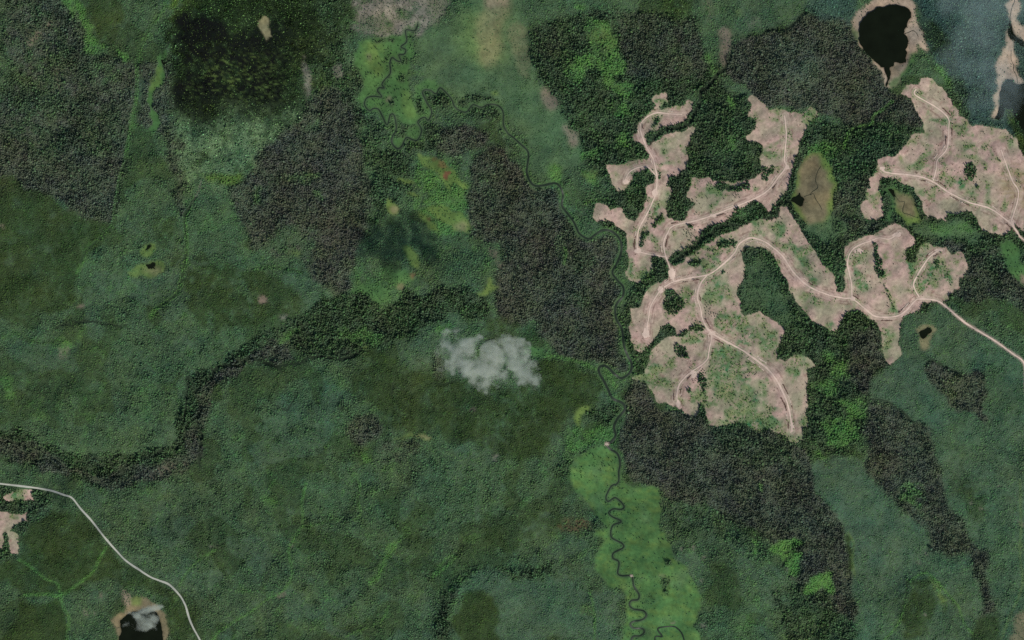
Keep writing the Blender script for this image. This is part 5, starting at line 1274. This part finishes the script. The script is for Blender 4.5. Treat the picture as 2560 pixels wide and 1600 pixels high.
# ---------------------------------------------------------------- clouds: real volumes whose shadows fall to the north-west
def cloud(name, blobs, z, thick, density, label, cat, seed=0.0, colour=(.62, .66, .57), nscale=.013, thr=.44, soft=.46, aniso=0.0, cutoff=.50):
    """blobs: (x, y, rx, ry) in photo pixels as seen in the photograph"""
    f = 1 - z / ALT
    obs = []
    xs0 = min(b[0] - b[2] for b in blobs); xs1 = max(b[0] + b[2] for b in blobs)
    ys0 = min(b[1] - b[3] for b in blobs); ys1 = max(b[1] + b[3] for b in blobs)
    cx_, cy_ = (xs0 + xs1) / 2, (ys0 + ys1) / 2
    CX, CY = S(cx_, cy_); CX *= f; CY *= f
    hx, hy = (xs1 - xs0) / 2 * PX * 1.5, (ys1 - ys0) / 2 * PX * 1.5
    bm = bmesh.new(); bmesh.ops.create_icosphere(bm, subdivisions=3, radius=1.0)
    for v in bm.verts:
        # a rounded box that holds the whole cloud
        p = v.co; m = (abs(p.x) ** 4 + abs(p.y) ** 4 + abs(p.z) ** 4) ** .25
        v.co = Vector((p.x / m * hx, p.y / m * hy, p.z / m * thick))
    m, nt, out = new_mat(name + '_vapour')
    vol = nt.nodes.new('ShaderNodeVolumePrincipled')
    vol.inputs['Color'].default_value = (*colour, 1); vol.inputs['Anisotropy'].default_value = aniso
    nt.links.new(vol.outputs[0], out.inputs['Volume'])
    tcn = nt.nodes.new('ShaderNodeTexCoord')
    field = None
    def math_(op, a, b=None, clamp=False):
        q = nt.nodes.new('ShaderNodeMath'); q.operation = op; q.use_clamp = clamp
        for i, s in enumerate((a, b)):
            if s is None: continue
            if isinstance(s, (int, float)): q.inputs[i].default_value = s
            else: nt.links.new(s, q.inputs[i])
        return q.outputs[0]
    # domain warp so that the blobs are torn and wispy
    nz = nt.nodes.new('ShaderNodeTexNoise'); nz.inputs['Scale'].default_value = nscale * .8; nz.inputs['Detail'].default_value = 3
    off = nt.nodes.new('ShaderNodeVectorMath'); off.operation = 'ADD'; off.inputs[1].default_value = (seed * 531, seed * 97, 13)
    nt.links.new(tcn.outputs['Object'], off.inputs[0]); nt.links.new(off.outputs[0], nz.inputs['Vector'])
    sub = nt.nodes.new('ShaderNodeVectorMath'); sub.operation = 'SUBTRACT'; sub.inputs[1].default_value = (.5, .5, .5)
    nt.links.new(nz.outputs['Color'], sub.inputs[0])
    scl = nt.nodes.new('ShaderNodeVectorMath'); scl.operation = 'MULTIPLY'; scl.inputs[1].default_value = (95 * soft * 4, 95 * soft * 4, 30)
    nt.links.new(sub.outputs[0], scl.inputs[0])
    wp = nt.nodes.new('ShaderNodeVectorMath'); wp.operation = 'ADD'
    nt.links.new(tcn.outputs['Object'], wp.inputs[0]); nt.links.new(scl.outputs[0], wp.inputs[1])
    for (bx, by, rx, ry) in blobs:
        X, Y = S(bx, by); X = X * f - CX; Y = Y * f - CY
        s_ = nt.nodes.new('ShaderNodeVectorMath'); s_.operation = 'SUBTRACT'; s_.inputs[1].default_value = (X, Y, 0)
        nt.links.new(wp.outputs[0], s_.inputs[0])
        d_ = nt.nodes.new('ShaderNodeVectorMath'); d_.operation = 'DIVIDE'; d_.inputs[1].default_value = (rx * PX * 1.28, ry * PX * 1.28, thick)
        nt.links.new(s_.outputs[0], d_.inputs[0])
        l_ = nt.nodes.new('ShaderNodeVectorMath'); l_.operation = 'DOT_PRODUCT'
        nt.links.new(d_.outputs[0], l_.inputs[0]); nt.links.new(d_.outputs[0], l_.inputs[1])
        v_ = math_('SUBTRACT', 1.0, l_.outputs['Value'], True)
        field = v_ if field is None else math_('MAXIMUM', field, v_)
    n2 = nt.nodes.new('ShaderNodeTexNoise'); n2.inputs['Scale'].default_value = nscale * 2; n2.inputs['Detail'].default_value = 6; n2.inputs['Roughness'].default_value = .6
    nt.links.new(off.outputs[0], n2.inputs['Vector'])
    nn = nt.nodes.new('ShaderNodeMapRange'); nn.inputs['From Min'].default_value = thr - .14; nn.inputs['From Max'].default_value = thr + .34
    nt.links.new(n2.outputs[0], nn.inputs['Value'])
    er_ = math_('MULTIPLY', math_('SUBTRACT', n2.outputs[0], thr + .06), 3.4)
    sm = math_('MULTIPLY', field, 1.15)
    dn = math_('MULTIPLY', math_('ADD', math_('SUBTRACT', sm, cutoff), er_, True), math_('MULTIPLY', math_('MINIMUM', math_('MULTIPLY', field, 3.0), 1.0), density))
    nt.links.new(dn, vol.inputs['Density'])
    o = link(name, finish(bm, name, m)); o.location = (CX, CY, z)
    return tag(o, label, cat, kind='stuff')
def tilepts(i, j, pts):
    return [(640 * i + x * .26457, 400 * j + y * .26457, rx * .26457, ry * .26457) for x, y, rx, ry in pts]
HC = 567 * math.tan(SUN_EL)
cloud('cloud', tilepts(1, 2, [(1890, 300, 150, 230), (1960, 440, 150, 130), (2080, 500, 120, 100), (2180, 480, 150, 190), (2240, 330, 130, 100), (2420, 330, 110, 170), (2520, 480, 130, 190), (2000, 200, 110, 100)]),
      HC, 78, .036, 'torn white cloud drifting over the forest south of the centre', 'cloud', 1.0)
cloud('cloud', tilepts(0, 3, [(1400, 1180, 90, 60), (1340, 1290, 110, 70), (1400, 1350, 90, 70), (1260, 1280, 60, 40)]),
      HC, 60, .034, 'small white cloud over the black lake at the bottom edge', 'cloud', 2.0)
cloud('thin_cloud', tilepts(3, 0, [(2080, 60, 430, 380), (2010, 480, 360, 420), (2120, 850, 260, 380), (2330, 820, 180, 260)]),
      HC * .6, 60, 0.0019, 'thin bluish veil over the speckled forest in the north-east corner', 'cloud', 3.0, (.72, .90, .90), .005, .40, .9, cutoff=.30)
